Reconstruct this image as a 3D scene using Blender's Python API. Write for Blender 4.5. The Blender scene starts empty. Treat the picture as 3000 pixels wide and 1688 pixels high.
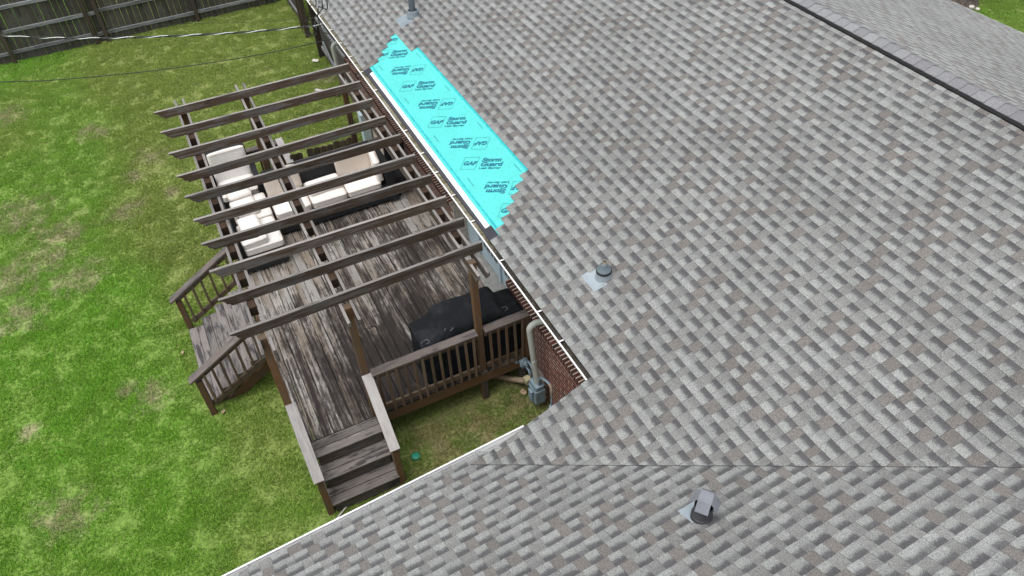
import bpy, math, random
from mathutils import Vector as V, Matrix, noise as mnoise
SC = bpy.context.scene
COL = SC.collection
rnd = random.Random(7)

# ---------------------------------------------------------------- camera, sky, sun, exposure
cam = bpy.data.objects.new('camera', bpy.data.cameras.new('camera'))
COL.objects.link(cam)
CAM = V((4.5750, -2.8958, 9.3745))
_r = V((0.44376635, 0.89529412, -0.03898531)); _u = V((-0.61071114, 0.33397259, 0.71797926)); _f = V((-0.65582264, 0.29480627, -0.69497189))
cam.matrix_world = Matrix(((_r.x, _u.x, -_f.x, CAM.x), (_r.y, _u.y, -_f.y, CAM.y), (_r.z, _u.z, -_f.z, CAM.z), (0, 0, 0, 1)))
cam.data.sensor_width = 36; cam.data.lens = 27.15145
cam.data.clip_start = 0.1; cam.data.clip_end = 500
SC.camera = cam

SUN_EL, SUN_AZ = math.radians(74), math.radians(-75)      # azimuth measured from +X towards +Y
world = bpy.data.worlds.new('World'); SC.world = world; world.use_nodes = True
wt = world.node_tree; wt.nodes.clear()
sky = wt.nodes.new('ShaderNodeTexSky'); sky.sky_type = 'NISHITA'; sky.sun_disc = False
sky.sun_elevation = SUN_EL; sky.sun_rotation = math.radians(90) - SUN_AZ
sky.air_density = 1.0; sky.dust_density = 4.0; sky.ozone_density = 1.0
hsv = wt.nodes.new('ShaderNodeHueSaturation'); hsv.inputs['Saturation'].default_value = 0.24
bg = wt.nodes.new('ShaderNodeBackground'); bg.inputs['Strength'].default_value = 0.15
wo = wt.nodes.new('ShaderNodeOutputWorld')
wt.links.new(sky.outputs[0], hsv.inputs['Color']); wt.links.new(hsv.outputs[0], bg.inputs['Color']); wt.links.new(bg.outputs[0], wo.inputs['Surface'])
sun = bpy.data.objects.new('sun', bpy.data.lights.new('sun', 'SUN')); COL.objects.link(sun)
sun.data.energy = 1.0; sun.data.angle = math.radians(38); sun.data.color = (1.0, 0.97, 0.92)
sd = V((math.cos(SUN_EL) * math.cos(SUN_AZ), math.cos(SUN_EL) * math.sin(SUN_AZ), math.sin(SUN_EL)))
sun.rotation_euler = sd.to_track_quat('Z', 'Y').to_euler()
vs = SC.view_settings; vs.view_transform = 'Standard'; vs.look = 'None'; vs.exposure = 0.62; vs.gamma = 1; vs.use_curve_mapping = False

# ---------------------------------------------------------------- helpers
WM = {}
def link(o, parent=None, M=None):
    M = M or Matrix.Identity(4)
    COL.objects.link(o)
    if parent is not None:
        o.parent = parent; o.matrix_parent_inverse = WM[parent.name].inverted()
    o.matrix_basis = M; WM[o.name] = M.copy()
    return o
def tag(o, label=None, cat=None, group=None, kind=None):
    if label: o['label'] = label
    if cat: o['category'] = cat
    if group: o['group'] = group
    if kind: o['kind'] = kind
    return o
def thing(name, loc, label, cat, group=None):
    o = bpy.data.objects.new(name, None); o.empty_display_size = 0.2
    link(o, None, Matrix.Translation(V(loc)))
    return tag(o, label, cat, group)
class MB:
    def __init__(s): s.v = []; s.f = []; s.smooth = []
    def add(s, vs, fs, sm=False):
        b = len(s.v); s.v += [tuple(v) for v in vs]; s.f += [tuple(i + b for i in f) for f in fs]; s.smooth += [sm] * len(fs); return s
    def box(s, a, b):
        x0, y0, z0 = a; x1, y1, z1 = b
        return s.add([(x0, y0, z0), (x1, y0, z0), (x1, y1, z0), (x0, y1, z0), (x0, y0, z1), (x1, y0, z1), (x1, y1, z1), (x0, y1, z1)],
              [(0, 3, 2, 1), (4, 5, 6, 7), (0, 1, 5, 4), (1, 2, 6, 5), (2, 3, 7, 6), (3, 0, 4, 7)])
    def cbox(s, a, b, c=0.004, axis=0):
        """box with the long edges chamfered; axis = long axis"""
        ax = [0, 1, 2]; ax.remove(axis); p, q = ax
        P = []
        for t in (a[axis], b[axis]):
            lo = (a[p], a[q]); hi = (b[p], b[q])
            for (u, w) in [(lo[0] + c, lo[1]), (hi[0] - c, lo[1]), (hi[0], lo[1] + c), (hi[0], hi[1] - c), (hi[0] - c, hi[1]), (lo[0] + c, hi[1]), (lo[0], hi[1] - c), (lo[0], lo[1] + c)]:
                r = [0, 0, 0]; r[axis] = t; r[p] = u; r[q] = w; P.append(r)
        fs = [(i, (i + 1) % 8, 8 + (i + 1) % 8, 8 + i) for i in range(8)] + [tuple(range(7, -1, -1)), tuple(range(8, 16))]
        if axis == 1: fs = [tuple(reversed(f)) for f in fs]
        return s.add(P, fs)
    def prism(s, prof, w):
        """profile in local XZ extruded along Y by +-w/2"""
        n = len(prof)
        P = [(x, -w / 2, z) for x, z in prof] + [(x, w / 2, z) for x, z in prof]
        fs = [tuple(range(n)), tuple(range(2 * n - 1, n - 1, -1))] + [(i, n + i, n + (i + 1) % n, (i + 1) % n) for i in range(n)]
        return s.add(P, fs)
    def tube(s, pts, r, n=8, cap=True, rs=None):
        pts = [V(p) for p in pts]; rings = []
        t0 = (pts[1] - pts[0]).normalized(); ref = V((0, 0, 1)) if abs(t0.z) < 0.9 else V((1, 0, 0))
        u = t0.cross(ref).normalized()
        for i, p in enumerate(pts):
            t = ((pts[min(i + 1, len(pts) - 1)] - pts[max(i - 1, 0)])).normalized()
            u = (u - t * u.dot(t)).normalized(); w = t.cross(u)
            rr = rs[i] if rs else r
            rings.append([p + (u * math.cos(2 * math.pi * k / n) + w * math.sin(2 * math.pi * k / n)) * rr for k in range(n)])
        P = [q for g in rings for q in g]
        fs = [(i * n + k, i * n + (k + 1) % n, (i + 1) * n + (k + 1) % n, (i + 1) * n + k) for i in range(len(pts) - 1) for k in range(n)]
        s.add(P, fs, True)
        if cap:
            s.add(rings[0], [tuple(range(n - 1, -1, -1))]); s.add(rings[-1], [tuple(range(n))])
        return s
    def lathe(s, prof, n=20, M=None, cap=True):
        M = M or Matrix.Identity(4)
        P = [M @ V((r * math.cos(2 * math.pi * k / n), r * math.sin(2 * math.pi * k / n), z)) for r, z in prof for k in range(n)]
        m = len(prof)
        s.add(P, [(i * n + k, i * n + (k + 1) % n, (i + 1) * n + (k + 1) % n, (i + 1) * n + k) for i in range(m - 1) for k in range(n)], True)
        if cap:
            s.add(P[-n:], [tuple(range(n))]); s.add(P[:n], [tuple(range(n - 1, -1, -1))])
        return s
    def mesh(s, name, mat):
        me = bpy.data.meshes.new(name); me.from_pydata(s.v, [], s.f); me.update()
        me.polygons.foreach_set('use_smooth', s.smooth)
        if mat: me.materials.append(mat)
        return me
    def obj(s, name, mat, parent=None, M=None):
        return link(bpy.data.objects.new(name, s.mesh(name, mat)), parent, M)
def frame(a, b, up=V((0, 0, 1))):
    a = V(a); b = V(b); x = (b - a).normalized(); y = V(up).cross(x)
    if y.length < 1e-4: y = V((0, 1, 0)).cross(x)
    y.normalize(); z = x.cross(y)
    return Matrix(((x.x, y.x, z.x, a.x), (x.y, y.y, z.y, a.y), (x.z, y.z, z.z, a.z), (0, 0, 0, 1)))
def board(name, a, b, w, h, mat, parent, up=(0, 0, 1), c=0.004, drop=True):
    """timber from a to b; w across, h along up; a,b on the top face when drop"""
    a = V(a); b = V(b); L = (b - a).length
    z0, z1 = (-h, 0) if drop else (-h / 2, h / 2)
    return MB().cbox((0, -w / 2, z0), (L, w / 2, z1), c, 0).obj(name, mat, parent, frame(a, b, up))

# ---------------------------------------------------------------- node materials
class N:
    def __init__(s, name, rough=0.8, spec=0.3, metal=0.0):
        s.m = bpy.data.materials.new(name); s.m.use_nodes = True; s.t = s.m.node_tree
        s.b = s.t.nodes['Principled BSDF']; s.b.inputs['Roughness'].default_value = rough
        s.b.inputs['Specular IOR Level'].default_value = spec; s.b.inputs['Metallic'].default_value = metal
    def n(s, typ, **kw):
        x = s.t.nodes.new(typ)
        for k, v in kw.items(): setattr(x, k, v)
        return x
    def put(s, sock, v):
        if hasattr(v, 'is_linked') or hasattr(v, 'node'): s.t.links.new(v, sock)
        else: sock.default_value = v
    def coord(s, which='Object'):
        return s.n('ShaderNodeTexCoord').outputs[which]
    def pos(s): return s.n('ShaderNodeNewGeometry').outputs['Position']
    def rand(s): return s.n('ShaderNodeObjectInfo').outputs['Random']
    def mapv(s, v, scale=(1, 1, 1), loc=None):
        x = s.n('ShaderNodeMapping'); s.put(x.inputs['Vector'], v); x.inputs['Scale'].default_value = scale
        if loc is not None: s.put(x.inputs['Location'], loc)
        return x.outputs[0]
    def off(s, v, k=37.0):
        c = s.n('ShaderNodeVectorMath', operation='SCALE'); c.inputs[0].default_value = (1, 1.7, 2.3); s.put(c.inputs['Scale'], s.math('MULTIPLY', s.rand(), k))
        a = s.n('ShaderNodeVectorMath', operation='ADD'); s.put(a.inputs[0], v); s.put(a.inputs[1], c.outputs[0]); return a.outputs[0]
    def noise(s, v, scale, detail=4, rough=0.55, dist=0.0):
        x = s.n('ShaderNodeTexNoise'); s.put(x.inputs['Vector'], v); x.inputs['Scale'].default_value = scale
        x.inputs['Detail'].default_value = detail; x.inputs['Roughness'].default_value = rough; x.inputs['Distortion'].default_value = dist
        return x.outputs['Fac']
    def math(s, op, a, b=0.0, clamp=False):
        x = s.n('ShaderNodeMath', operation=op); x.use_clamp = clamp; s.put(x.inputs[0], a); s.put(x.inputs[1], b); return x.outputs[0]
    def ss(s, v, lo, hi, a=0.0, b=1.0):
        x = s.n('ShaderNodeMapRange', interpolation_type='SMOOTHSTEP'); s.put(x.inputs['Value'], v)
        x.inputs['From Min'].default_value = lo; x.inputs['From Max'].default_value = hi; x.inputs['To Min'].default_value = a; x.inputs['To Max'].default_value = b
        return x.outputs[0]
    def mix(s, f, a, b, blend='MIX'):
        x = s.n('ShaderNodeMix', data_type='RGBA', blend_type=blend); s.put(x.inputs[0], f)
        for i, c in ((6, a), (7, b)):
            if isinstance(c, tuple): c = c if len(c) == 4 else c + (1,)
            s.put(x.inputs[i], c)
        return x.outputs[2]
    def mul(s, c, f):
        x = s.n('ShaderNodeVectorMath', operation='SCALE')
        if isinstance(c, tuple): c = c[:3]
        s.put(x.inputs[0], c); s.put(x.inputs['Scale'], f); return x.outputs[0]
    def sep(s, v):
        x = s.n('ShaderNodeSeparateXYZ'); s.put(x.inputs[0], v); return x.outputs
    def col(s, c): s.put(s.b.inputs['Base Color'], c if not isinstance(c, tuple) else (c if len(c) == 4 else c + (1,))); return s
    def bump(s, h, strength=0.4, dist=0.01):
        x = s.n('ShaderNodeBump'); x.inputs['Strength'].default_value = strength; x.inputs['Distance'].default_value = dist
        s.put(x.inputs['Height'], h); s.t.links.new(x.outputs[0], s.b.inputs['Normal']); return s
    def attr(s, name): 
        x = s.n('ShaderNodeAttribute'); x.attribute_name = name; return x

def wood(name, gray, brown, dark, gray_amt, mold=0.35, topgray=0.5, mth=0.54):
    """weathered timber, grain along local X; upper face bleached more than the sides"""
    k = N(name, 0.85, 0.2); o = k.off(k.coord()); oc = k.coord()
    streak = k.noise(k.mapv(o, (1.2, 26, 26)), 1.0, 6, 0.65, 0.4)
    fine = k.noise(k.mapv(o, (5, 140, 140)), 1.0, 3, 0.6)
    blot = k.noise(k.mapv(o, (2.2, 7, 7)), 1.0, 5, 0.65)
    nrm = k.sep(k.n('ShaderNodeTexCoord').outputs['Normal'])
    up = k.ss(nrm[2], 0.6, 0.9)
    g = k.math('ADD', k.math('MULTIPLY', up, topgray), k.ss(k.math('ADD', streak, k.math('MULTIPLY', k.math('SUBTRACT', blot, 0.5), 0.7)), 0.45 - gray_amt * 0.3, 0.75 - gray_amt * 0.3), True)
    c = k.mix(g, brown, gray)
    c = k.mix(k.math('MULTIPLY', k.ss(k.math('ADD', k.math('MULTIPLY', blot, 0.6), k.math('MULTIPLY', streak, 0.5)), mth, mth + 0.14), mold), c, dark)
    c = k.mix(k.ss(fine, 0.3, 0.7, 0.0, 0.45), c, k.mul(c, 0.5))
    kn = k.n('ShaderNodeTexVoronoi'); k.put(kn.inputs['Vector'], k.mapv(o, (1.6, 6.5, 6.5))); kn.inputs['Scale'].default_value = 1.0
    c = k.mix(k.ss(kn.outputs['Distance'], 0.10, 0.05, 0, 0.7), c, dark)
    c = k.mix(k.ss(k.math('ABSOLUTE', nrm[0]), 0.8, 0.95, 0, 0.8), c, tuple(x * 0.55 for x in gray))
    c = k.mul(c, k.ss(k.rand(), 0, 1, 0.78, 1.18))
    k.col(c); k.bump(k.math('ADD', streak, k.math('MULTIPLY', fine, 0.5)), 0.5, 0.006)
    return k.m
M_RAFTER = wood('weathered_rafter', (0.30, 0.285, 0.272), (0.086, 0.060, 0.043), (0.026, 0.021, 0.019), 0.02, 0.6, 0.78)
M_BLOCK = wood('dark_spacer_wood', (0.075, 0.052, 0.038), (0.045, 0.028, 0.018), (0.02, 0.013, 0.01), 0.1, 0.3, 0.0)
M_POST = wood('brown_post', (0.16, 0.12, 0.085), (0.160, 0.088, 0.042), (0.035, 0.022, 0.015), 0.15, 0.35, 0.1)
M_BALUSTER = wood('brown_baluster', (0.17, 0.13, 0.095), (0.115, 0.075, 0.045), (0.04, 0.03, 0.022), 0.25, 0.35, 0.2)
M_CAP = wood('mossy_cap', (0.20, 0.183, 0.180), (0.105, 0.08, 0.066), (0.03, 0.025, 0.025), 0.2, 0.75, 0.22, 0.50)
M_PALECAP = wood('bleached_cap', (0.46, 0.44, 0.43), (0.15, 0.10, 0.07), (0.09, 0.08, 0.085), 0.3, 0.3, 0.9)
M_TREAD = wood('worn_tread', (0.335, 0.318, 0.308), (0.14, 0.118, 0.106), (0.028, 0.024, 0.028), 0.25, 0.9, 0.30, 0.49)
M_STEP = wood('dark_step', (0.42, 0.40, 0.385), (0.095, 0.077, 0.068), (0.020, 0.017, 0.018), 0.10, 0.92, 0.20, 0.50)
M_FENCE = wood('grey_green_picket', (0.135, 0.138, 0.128), (0.080, 0.070, 0.057), (0.022, 0.017, 0.014), 0.2, 0.8, 0.3)
M_FRAIL = wood('grey_fence_rail', (0.31, 0.32, 0.33), (0.13, 0.13, 0.13), (0.05, 0.045, 0.045), 0.4, 0.3, 0.6)
M_FPOST = wood('brown_fence_post', (0.10, 0.085, 0.07), (0.055, 0.036, 0.024), (0.02, 0.014, 0.01), 0.15, 0.4, 0.2)
M_MOSSY = wood('mossy_board', (0.17, 0.15, 0.10), (0.085, 0.065, 0.04), (0.03, 0.025, 0.015), 0.15, 0.6, 0.2)

def deck_mat():
    k = N('mouldy_deck_board', 0.85, 0.2); o = k.off(k.coord(), 61.0); w = k.pos()
    streak = k.noise(k.mapv(o, (0.8, 30, 30)), 1.0, 8, 0.72, 0.35)
    fine = k.noise(k.mapv(o, (8, 150, 150)), 1.0, 3, 0.6)
    blot = k.noise(k.mapv(o, (3.2, 9, 9)), 1.0, 8, 0.75, 0.3)
    area = k.noise(k.mapv(w, (0.5, 0.8, 0.8)), 1.0, 2, 0.5)
    p = k.sep(w)
    # mould is heaviest towards the open front of the deck, driest along the house wall
    wet = k.math('ADD', k.math('ADD', k.math('MULTIPLY', k.ss(p[0], -6.2, -2.6), 0.035), k.math('MULTIPLY', k.math('MULTIPLY', k.ss(p[0], -4.6, -3.0), k.ss(p[1], -2.2, -1.6)), 0.085)), k.math('MULTIPLY', k.ss(p[1], -0.9, 0.4), -0.13))
    m = k.math('ADD', k.math('ADD', k.math('MULTIPLY', streak, 0.62), k.math('MULTIPLY', blot, 0.48)), k.math('ADD', k.math('MULTIPLY', k.math('SUBTRACT', area, 0.5), 0.45), wet))
    m = k.math('ADD', m, k.math('MULTIPLY', k.math('SUBTRACT', k.rand(), 0.5), 0.12))
    warm = k.ss(k.noise(k.mapv(o, (0.6, 3, 3)), 1.0, 3), 0.4, 0.6)
    c = k.mix(warm, (0.385, 0.37, 0.35), (0.255, 0.21, 0.17))
    c = k.mix(k.ss(m, 0.46, 0.55, 0, 0.9), c, (0.072, 0.060, 0.053))
    c = k.mix(k.ss(m, 0.53, 0.64, 0, 0.92), c, (0.024, 0.020, 0.019))
    c = k.mix(k.ss(fine, 0.35, 0.7, 0.0, 0.5), c, k.mul(c, 0.42))
    sp = k.noise(k.mapv(o, (30, 60, 60)), 1.0, 2, 0.5)
    c = k.mix(k.ss(sp, 0.66, 0.72, 0, 0.6), c, (0.03, 0.025, 0.025))
    kn = k.n('ShaderNodeTexVoronoi'); k.put(kn.inputs['Vector'], k.mapv(o, (1.5, 7, 7))); kn.inputs['Scale'].default_value = 1.0
    c = k.mix(k.ss(kn.outputs['Distance'], 0.11, 0.05, 0, 0.8), c, (0.03, 0.022, 0.02))
    k.col(k.mul(c, k.ss(k.rand(), 0, 1, 0.85, 1.15))); k.bump(k.math('ADD', streak, k.math('MULTIPLY', fine, 0.6)), 0.5, 0.006)
    return k.m
M_DECK = deck_mat()

def shingle_mat(name, lo=1.0):
    k = N(name, 0.95, 0.12); w = k.pos()
    tone = k.attr('tone').outputs['Color']; g = k.sep(k.attr('grad').outputs['Vector'])
    gr = k.noise(w, 85, 2, 0.75); gr2 = k.noise(w, 210, 1, 0.5); big = k.noise(w, 0.55, 3); mid = k.noise(w, 9, 3)
    f = k.math('ADD', g[0], k.math('MULTIPLY', k.math('SUBTRACT', gr, 0.5), 1.1))
    f = k.math('ADD', f, k.math('MULTIPLY', k.math('SUBTRACT', mid, 0.5), 0.45))
    band = k.math('MULTIPLY', k.ss(f, 0.47, 0.66), g[1])
    c = k.mix(band, tone, (0.056 * lo, 0.053 * lo, 0.058 * lo))
    sp = k.ss(k.math('ADD', k.math('MULTIPLY', gr, 0.55), k.math('MULTIPLY', gr2, 0.45)), 0.34, 0.66, 0.48, 1.60)
    c = k.mul(c, sp)
    hue = k.noise(w, 75, 1, 0.5)
    c = k.mix(0.10, c, k.mix(k.ss(hue, 0.4, 0.6), (0.235, 0.205, 0.215), (0.18, 0.245, 0.225)))
    c = k.mul(c, k.ss(big, 0.3, 0.7, 0.92, 1.08))
    k.b.inputs['Sheen Weight'].default_value = 0.22; k.b.inputs['Sheen Roughness'].default_value = 0.45
    k.col(c); k.bump(gr, 0.35, 0.004)
    return k.m
M_SHINGLE = shingle_mat('laminated_shingle')
def plain(name, c, rough=0.6, spec=0.4, metal=0.0, nz=12.0, amt=0.12, bump=0.0, dirt=None):
    k = N(name, rough, spec, metal); w = k.coord(); n1 = k.noise(w, nz, 5, 0.6)
    cc = k.mul(c, k.ss(n1, 0.25, 0.75, 1 - amt, 1 + amt))
    if dirt: cc = k.mix(k.ss(k.noise(w, nz * 0.4, 6, 0.7), 0.5, 0.72, 0, 0.8), cc, dirt)
    k.col(cc)
    if bump: k.bump(k.noise(w, nz * 6, 3), bump, 0.004)
    return k.m
M_FELT = plain('dark_roof_felt', (0.045, 0.045, 0.055), 0.9, 0.2, bump=0.3)
M_WHITE = plain('white_painted_metal', (0.80, 0.80, 0.80), 0.4, 0.5, nz=3, amt=0.05)
M_DRIP = plain('white_membrane_edge', (0.82, 0.83, 0.83), 0.55, 0.3, nz=4, amt=0.04)
M_GUTIN = plain('gutter_inside', (0.30, 0.31, 0.32), 0.6, 0.3, nz=3, amt=0.15, dirt=(0.12, 0.115, 0.09))
M_DEBRIS = None
def debris():
    k = N('gutter_silt', 0.95, 0.1); w = k.pos(); n1 = k.noise(w, 7, 6, 0.7); n2 = k.noise(w, 60, 4, 0.7)
    x = k.sep(w)[0]
    c = k.mix(k.ss(n1, 0.40, 0.62), (0.27, 0.25, 0.19), (0.13, 0.115, 0.062))
    c = k.mix(k.math('MULTIPLY', k.ss(x, -2.9, -2.2), 0.88), c, (0.022, 0.018, 0.018))
    c = k.mix(k.ss(n2, 0.60, 0.68, 0, 0.7), c, (0.30, 0.28, 0.25))
    k.col(k.mul(c, k.ss(n2, 0.3, 0.7, 0.6, 1.3))); k.bump(n2, 0.6, 0.01); return k.m
M_DEBRIS = debris()
M_GALV = plain('galvanised_flashing', (0.29, 0.335, 0.365), 0.45, 0.5, 0.2, nz=5, amt=0.10)
M_LEAD = plain('dull_lead_flashing', (0.21, 0.25, 0.28), 0.6, 0.4, 0.1, nz=7, amt=0.18)
M_PIPE = plain('dark_grey_pvc', (0.085, 0.10, 0.115), 0.6, 0.4, nz=8, amt=0.2)
M_RUBBER = plain('black_rubber', (0.02, 0.02, 0.022), 0.6, 0.3)
M_HOOD = plain('brown_grey_sheet_metal', (0.20, 0.21, 0.235), 0.40, 0.5, 0.25, nz=6, amt=0.12)
M_HOODIN = plain('dark_sheet_metal', (0.05, 0.05, 0.055), 0.5, 0.4, 0.3)
M_VENT = plain('black_ridge_vent', (0.012, 0.012, 0.013), 0.7, 0.2, bump=0.4)
M_SIDING = plain('white_siding', (0.6, 0.6, 0.58), 0.6, 0.3, nz=3, amt=0.08)
M_DOOR = plain('pale_blue_paint', (0.48, 0.60, 0.66), 0.5, 0.4, nz=4, amt=0.06)
M_SILL = plain('concrete_sill', (0.36, 0.36, 0.34), 0.9, 0.2, nz=9, amt=0.15)
M_GLASS = plain('dark_window_glass', (0.03, 0.035, 0.04), 0.05, 0.6)
M_DOWN = plain('beige_downpipe', (0.40, 0.42, 0.38), 0.5, 0.4, nz=4, amt=0.08)
M_METER = plain('blue_grey_meter_paint', (0.20, 0.27, 0.32), 0.5, 0.4, nz=14, amt=0.2, dirt=(0.13, 0.16, 0.18))
M_BRASS = plain('yellowed_metal', (0.36, 0.32, 0.2), 0.5, 0.4, nz=9, amt=0.15)
M_HOSE = plain('tan_corrugated_hose', (0.30, 0.23, 0.16), 0.7, 0.3, nz=9, amt=0.2)
M_TEAL = plain('green_plastic_lid', (0.02, 0.24, 0.15), 0.5, 0.4, nz=9, amt=0.12)
M_CABLE_B = plain('black_cable', (0.014, 0.014, 0.015), 0.5, 0.4)
M_CABLE_A = plain('bare_aluminium_cable', (0.60, 0.62, 0.62), 0.4, 0.5, 0.3, nz=20)
M_LEAF = plain('dry_leaf', (0.34, 0.26, 0.17), 0.8, 0.2, nz=30, amt=0.25)
M_STONE = plain('pale_stone', (0.55, 0.53, 0.47), 0.9, 0.2, nz=12, amt=0.2)
M_BARK = plain('grey_bark', (0.09, 0.075, 0.065), 0.95, 0.1, nz=9, amt=0.5, bump=0.8)
M_LEAVES = plain('tree_leaves', (0.05, 0.10, 0.025), 0.7, 0.2, nz=2, amt=0.4)
M_COVER = None
def cover():
    k = N('black_cover_fabric', 0.95, 0.1); o = k.coord(); n1 = k.noise(o, 5, 5, 0.6); n2 = k.noise(o, 420, 2)
    c = k.mix(k.ss(n1, 0.4, 0.7), (0.013, 0.0145, 0.017), (0.026, 0.028, 0.032))
    k.col(c); k.bump(k.math('ADD', k.math('MULTIPLY', n1, 3.0), k.math('MULTIPLY', n2, 0.15)), 0.35, 0.02); return k.m
M_COVER = cover()
def cream(name, c, dirt):
    k = N(name, 0.9, 0.2); o = k.off(k.coord()); n1 = k.noise(o, 3.2, 5, 0.6, 0.6); n2 = k.noise(o, 11, 5, 0.7)
    cc = k.mix(k.ss(n2, 0.60, 0.78, 0, 0.35), c, dirt); cc = k.mix(k.ss(n1, 0.58, 0.75, 0, 0.25), cc, dirt)
    k.col(cc); k.bump(k.math('ADD', n1, k.math('MULTIPLY', k.noise(k.mapv(o, (3, 9, 5)), 1.2, 4), 0.8)), 0.5, 0.03); return k.m
M_CREAM = cream('cream_canvas', (0.82, 0.79, 0.755), (0.60, 0.54, 0.48))
M_BEIGE = cream('beige_canvas', (0.62, 0.54, 0.47), (0.5, 0.42, 0.36))
def wicker():
    k = N('black_wicker', 0.55, 0.4); o = k.coord()
    w = k.n('ShaderNodeTexWave', wave_type='BANDS', bands_direction='Z'); k.put(w.inputs['Vector'], o); w.inputs['Scale'].default_value = 22; w.inputs['Distortion'].default_value = 0.6
    w2 = k.n('ShaderNodeTexWave', wave_type='BANDS', bands_direction='DIAGONAL'); k.put(w2.inputs['Vector'], o); w2.inputs['Scale'].default_value = 16
    h = k.math('MULTIPLY', w.outputs['Fac'], w2.outputs['Fac'])
    k.col(k.mix(h, (0.007, 0.007, 0.009), (0.035, 0.037, 0.042))); k.bump(h, 0.8, 0.01); return k.m
M_WICKER = wicker()
def brick_mat(name, dark=1.0):
    k = N(name, 0.9, 0.15); o = k.off(k.coord()); n1 = k.noise(o, 18, 5, 0.65)
    c = k.mix(k.rand(), (0.19 * dark, 0.070 * dark, 0.050 * dark), (0.105 * dark, 0.050 * dark, 0.042 * dark))
    c = k.mul(c, k.ss(n1, 0.25, 0.75, 0.7, 1.3))
    c = k.mix(k.ss(k.rand(), 0.90, 0.94, 0, 0.6), c, (0.03, 0.02, 0.02))
    k.col(c); k.bump(n1, 0.5, 0.006); return k.m
M_BRICK = brick_mat('red_brick'); M_ROWLOCK = brick_mat('brown_brick', 0.60)
M_MORTAR = plain('mortar', (0.52, 0.45, 0.39), 0.95, 0.1, nz=25, amt=0.2, bump=0.5)
def lawn(name, blade):
    k = N(name, 0.9, 0.15); w = k.pos()
    # bare, straw-coloured patches of the lawn and the fresh strips beside the steps
    big = k.noise(k.mapv(w, (1, 1, 0)), 0.17, 3, 0.5); mid = k.noise(k.mapv(w, (1, 1, 0)), 1.9, 5, 0.65); fin = k.noise(k.mapv(w, (1, 1, 0.2)), 16, 4, 0.7)
    wob = k.noise(k.mapv(w, (1, 1, 0)), 3.2, 4, 0.7)
    xy = k.sep(w)
    dry = None
    for (x, y, r) in [(-15.3, -6.9, .75), (-13.5, -5.1, .6), (-11.8, -4.0, .55), (-11.2, -4.4, .4), (-10.9, -6.7, 1.0), (-10.0, -4.7, .55), (-9.8, -6.0, .85), (-8.9, -6.8, 1.0), (-8.3, -5.8, .75), (-9.2, -6.2, .6), (-7.8, -6.8, .7), (-4.8, -4.95, .45), (-5.0, -6.7, .28), (-5.1, -5.3, .3), (-10.2, -3.8, .3), (-2.0, 0.2, .55), (-1.7, -0.7, .5), (-3.2, -6.3, .6), (-1.9, -1.3, .4), (-13.2, .3, .5)]:
        dx = k.math('SUBTRACT', xy[0], x); dy = k.math('SUBTRACT', xy[1], y)
        d = k.math('SQRT', k.math('ADD', k.math('MULTIPLY', dx, dx), k.math('MULTIPLY', dy, dy)))
        b = k.ss(d, r * 1.7, 0.0)
        dry = b if dry is None else k.math('MAXIMUM', dry, b)
    dryf = k.ss(k.math('ADD', k.math('ADD', k.math('MULTIPLY', dry, 0.40), k.math('MULTIPLY', wob, 0.85)), k.math('MULTIPLY', fin, 0.36)), 0.78, 1.16, 0, 0.8)
    sparse = k.ss(k.math('ADD', mid, k.math('MULTIPLY', k.math('SUBTRACT', fin, 0.5), 0.5)), 0.46, 0.84, 0, 0.30)
    lush = k.ss(k.math('ADD', k.math('MULTIPLY', big, 0.7), k.math('ADD', k.ss(xy[1], -3.6, -5.6, 0, 0.26), k.ss(xy[0], -10.5, -7.0, 0, 0.16))), 0.40, 0.72)
    c = k.mix(lush, (0.235, 0.315, 0.070), (0.172, 0.370, 0.038))
    c = k.mix(sparse, c, (0.285, 0.325, 0.092))
    c = k.mix(dryf, c, (0.42, 0.36, 0.235))
    # shade of the corner between deck and house, painted as darker, browner turf
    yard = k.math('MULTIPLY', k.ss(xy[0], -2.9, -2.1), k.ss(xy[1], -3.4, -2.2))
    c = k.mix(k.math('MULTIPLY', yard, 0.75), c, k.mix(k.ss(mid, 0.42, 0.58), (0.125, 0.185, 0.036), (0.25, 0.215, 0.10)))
    if blade:
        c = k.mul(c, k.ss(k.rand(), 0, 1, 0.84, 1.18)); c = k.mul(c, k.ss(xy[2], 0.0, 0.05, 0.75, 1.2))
        k.b.inputs['Roughness'].default_value = 0.6
    else:
        c = k.mix(0.45, c, k.mul((0.10, 0.085, 0.05), 1.0)); c = k.mul(c, k.ss(fin, 0.3, 0.7, 0.6, 1.3)); k.bump(fin, 0.8, 0.03)
    k.col(c); return k.m
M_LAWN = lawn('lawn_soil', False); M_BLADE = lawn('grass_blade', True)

# ---------------------------------------------------------------- ground and grass
g = MB(); n = 40
for i in range(n + 1):
    for j in range(n + 1): g.v.append((-110 + 200 * i / n, -100 + 200 * j / n, 0))
for i in range(n):
    for j in range(n): g.f.append((i * (n + 1) + j, (i + 1) * (n + 1) + j, (i + 1) * (n + 1) + j + 1, i * (n + 1) + j + 1)); g.smooth.append(True)
tag(g.obj('ground', M_LAWN), kind='structure')

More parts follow.
